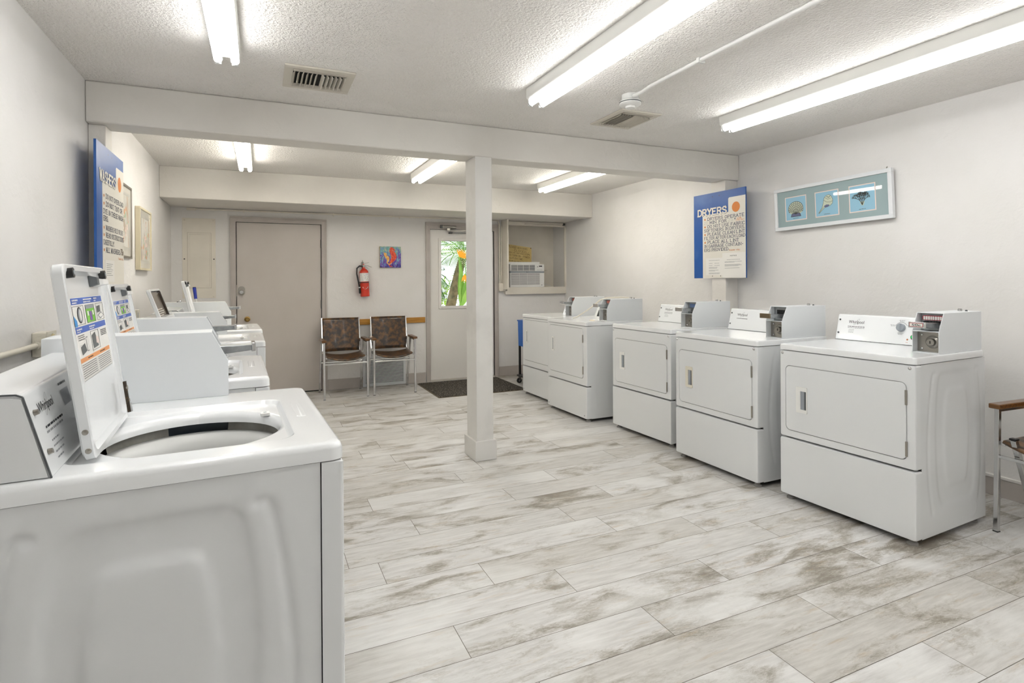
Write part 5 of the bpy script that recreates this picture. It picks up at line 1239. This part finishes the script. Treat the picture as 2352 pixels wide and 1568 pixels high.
# low return air grille
ag = thing('wall_grille', 'low white louvred air grille in the back wall behind the chair legs', 'air grille', (1.135, YW, .005))
b = MB(); GW, GH, gf = .53, .365, .030
for q in ((0, GW, 0, gf), (0, GW, GH - gf, GH), (0, gf, gf, GH - gf), (GW - gf, GW, gf, GH - gf)): b.box(q[0], q[1], -.022, 0, q[2], q[3], M_frame_w)
b.build('frame', ag, bevel=.002)
b = MB(); b.box(gf, GW - gf, -.016, -.0145, gf, GH - gf, M_dark); b.build('opening', ag)
nl = 20
for i in range(nl):
    z = gf + (GH - 2 * gf) * (i + .5) / nl; b = MB(); b.hexa([(gf, -.0165, z - .004), (GW - gf, -.0165, z - .004), (GW - gf, -.0155, z + .003), (gf, -.0155, z + .003), (gf, -.026, z - .0065), (GW - gf, -.026, z - .0065), (GW - gf, -.0255, z + .0005), (gf, -.0255, z + .0005)], M_frame_w); b.build('louvre', ag)

# outlet boxes and conduit on the left wall
ob = thing('outlet_box', 'surface mounted double outlet box on the left wall behind the nearest washer', 'outlet', (XL, 2.965, .985))
b = MB(); b.box(0, .052, 0, .11, 0, .105, M_cplast); b.build('box', ob, bevel=.006)
b = MB(); b.box(.052, .056, -.002, .112, -.002, .107, M_cplast)
for z in (.028, .077): b.prism(rrect(.062, z, .017, .018, .014, 4), lambda p, a: (a, p[0], p[1]), .056, .059, mat('aged_outlet', srgb(190, 176, 130), .4) if z > .05 else M_dgrey)
b.build('cover_plate', ob, smooth=40)
for z in (.028, .077):
    b = MB(); b.lathe([(.012, -.0006), (.014, -.0012), (.016, -.0006)], None, M_cplast, 20, lambda x_, y_, h: (.026 + x_, h, z + y_)); b.build('knockout', ob)
lcn = thing('wall_conduit', 'cream conduit running along the left wall into the outlet box', 'conduit', (XL + .022, 2.960, 1.037))
b = MB(); b.tube([(0, 0, 0), (0, -.06, 0), (-.006, -.10, -.002), (-.008, -3.5, -.004)], .0115, M_cplast, 12); b.tube([(0, 0, 0), (0, -.025, 0)], .017, M_cplast, 12); b.build('pipe', lcn, smooth=60)
ob2 = thing('outlet_box', 'small outlet box on the left wall behind the smoked lid washer', 'outlet', (XL, 4.86, 1.015))
b = MB(); b.box(0, .05, 0, .10, 0, .085, M_cplast); b.build('box', ob2, bevel=.005)
b = MB(); b.box(.05, .053, .0, .10, 0, .085, M_cplast); b.box(.053, .0535, .02, .045, .02, .065, M_greyp); b.build('cover_plate', ob2)

# ================================================================== FLOOR THINGS
dm = thing('door_mat', 'dark flecked rubber-edged mat on the floor in front of the white door', 'door mat', (0, 0, 0))
b = MB(); b.prism(rrect(2.335, 6.44, .545, .475, .02, 4), lambda p, a: (p[0], p[1], a), .0, .006, M_matedge); b.build('backing', dm)
b = MB(); b.prism(rrect(2.335, 6.44, .530, .460, .015, 4), lambda p, a: (p[0], p[1], a), .006, .011, M_mat); b.build('pile', dm)

def chair(label, x, y, rz, group):
    t = thing('stacking_armchair', label, 'chair', (x, y, 0), rz, group)
    hw = .235; sq = .021
    for s in (-1, 1):
        b = MB(); b.bar((s * hw, 0, 0), (s * hw, .018, .625), sq, sq, M_chrome, (1, 0, 0)); b.box(s * hw - .012, s * hw + .012, -.012, .012, 0, .006, M_black); b.build('front_leg', t, bevel=.002)
        b = MB(); b.bar((s * hw, .485, 0), (s * hw, .265, .625), sq, sq, M_chrome, (1, 0, 0)); b.box(s * hw - .012, s * hw + .012, .473, .497, 0, .006, M_black); b.build('rear_leg', t, bevel=.002)
        b = MB(); b.bar((s * hw, .008, .618), (s * hw, .270, .618), sq, .012, M_chrome); b.build('arm_rail', t)
        b = MB(); b.box(s * hw - .026, s * hw + .026, -.014, .292, .627, .652, M_wood); b.build('armrest', t, bevel=.005)
        # seat rail turning up into the back upright
        b = MB(); xs = s * (hw - .024)
        pts = [(xs, .012, .452), (xs, .30, .450), (xs, .345, .458), (xs, .37, .49), (xs, .44, .875)]
        for a, c in zip(pts, pts[1:]): b.bar(a, c, sq * .9, sq * .9, M_chrome, (1, 0, 0))
        b.build('back_upright', t, bevel=.002)
    for (yy, z) in ((.010, .385), (.345, .365)):
        b = MB(); b.bar((-hw, yy, z), (hw, yy, z), .016, .016, M_chrome); b.build('crossbar', t, bevel=.002)
    # sling seat: sagging sheet with thickness
    def sheet(fn, nu, nv, th, name):
        b = MB(); top = [[fn(i / nu, j / nv) for i in range(nu + 1)] for j in range(nv + 1)]
        vs = [p for row in top for p in row]; n = nu + 1
        fs = [(j * n + i, j * n + i + 1, (j + 1) * n + i + 1, (j + 1) * n + i) for j in range(nv) for i in range(nu)]
        b.add(vs, fs, M_vinyl); o = b.build(name, t, smooth=70)
        sm = o.modifiers.new('solid', 'SOLIDIFY'); sm.thickness = th; sm.offset = 0; return o
    sw = hw - .030
    sheet(lambda u, v: ((u * 2 - 1) * sw, .0 + v * .33, .466 + .006 * v - (.045 - .02 * v) * (1 - (u * 2 - 1) ** 2)), 14, 8, .016, 'seat')
    sheet(lambda u, v: ((u * 2 - 1) * (sw + .003), .376 + .062 * v + .022 * (1 - (u * 2 - 1) ** 2) - .008, .485 + v * .385), 14, 10, .016, 'backrest')
    return t
GC = 'brown vinyl armchairs at the back wall'
c1 = chair('brown marbled vinyl armchair with chrome frame, next to the taupe door', .865, 6.425, R(1), GC)
c2 = dup_tree(c1); c2.location = (1.408, 6.425, 0); c2.rotation_euler = (0, 0, R(-2)); c2['label'] = 'brown marbled vinyl armchair with chrome frame, standing nearer the door mat'
c3 = dup_tree(c1); c3.location = (3.400, 1.345, 0); c3.rotation_euler = (0, 0, R(-90 + -4)); c3['label'] = 'chrome armchair with wooden arms, cut off by the right edge beside the nearest dryer'; del c3['group']
b = MB(); b.bar((-.155, -.004, .488), (-.171, .219, .0), .024, .024, M_chrome, (1, 0, 0)); b.box(-.170, -.140, -.018, .012, .486, .496, M_black); b.build('brace', c3, bevel=.002)

# blue laundry cart behind the last dryer
lc_ = thing('laundry_cart', 'blue rolling laundry cart on a black post and casters, behind the farthest dryer', 'laundry cart', (2.965, 6.02, 0))
b = MB(); b.prism(rrect(.24, .20, .24, .20, .02, 4), lambda p, a: (.24 + (p[0] - .24) * (1 if a > .6 else .98), .20 + (p[1] - .20) * (1 if a > .6 else .98), a), .475, .795, M_cart)
b.prism(rrect(.24, .20, .248, .208, .022, 4), lambda p, a: (p[0], p[1], a), .785, .800, M_cart); b.build('bin', lc_, smooth=35)
for (x, y) in ((.02, .02), (.46, .02), (.46, .38), (.02, .38)):
    b = MB(); b.box(x - .010, x + .014, y - .012, y + .012, .10, .475, M_black); b.build('post', lc_, bevel=.002)
    b = MB(); b.box(x - .012, x + .012, y - .018, y + .018, .045, .10, M_steel)
    b.lathe([(0, -.012), (.030, -.012), (.034, -.006), (.034, .006), (.030, .012), (0, .012)], None, M_black, 20, lambda x_, y_, h: (x - .008 + x_, y + h, .034 + y_)); b.lathe([(0, -.0135), (.014, -.0135)], None, M_chrome, 14, lambda x_, y_, h: (x - .008 + x_, y + h, .034 + y_)); b.build('caster', lc_, smooth=40)
b = MB(); b.box(-.012, .49, .0, .40, .09, .11, M_black); b.build('base_frame', lc_, bevel=.003)

# pole behind the far washers
pl = thing('broom', 'white broom handle with a blue grip, standing behind the farthest washer', 'broom', (-.47, 6.35, 0))
b = MB(); b.tube([(0, 0, .06), (-.145, .25, 1.135)], .0115, M_plast, 12); b.build('handle', pl, smooth=60)
b = MB(); b.tube([(-.145, .25, 1.130), (-.160, .276, 1.245)], [.014, .0165], M_wandb, 12); b.tube([(-.160, .276, 1.243), (-.1605, .277, 1.252)], .015, M_black, 12); b.build('grip', pl, smooth=60)
b = MB(); b.box(-.13, .13, -.02, .02, .03, .07, M_wandb); b.hexa([(-.15, -.035, 0), (.15, -.035, 0), (.15, .035, 0), (-.15, .035, 0), (-.13, -.018, .035), (.13, -.018, .035), (.13, .018, .035), (-.13, .018, .035)], M_plast); b.build('brush_head', pl)
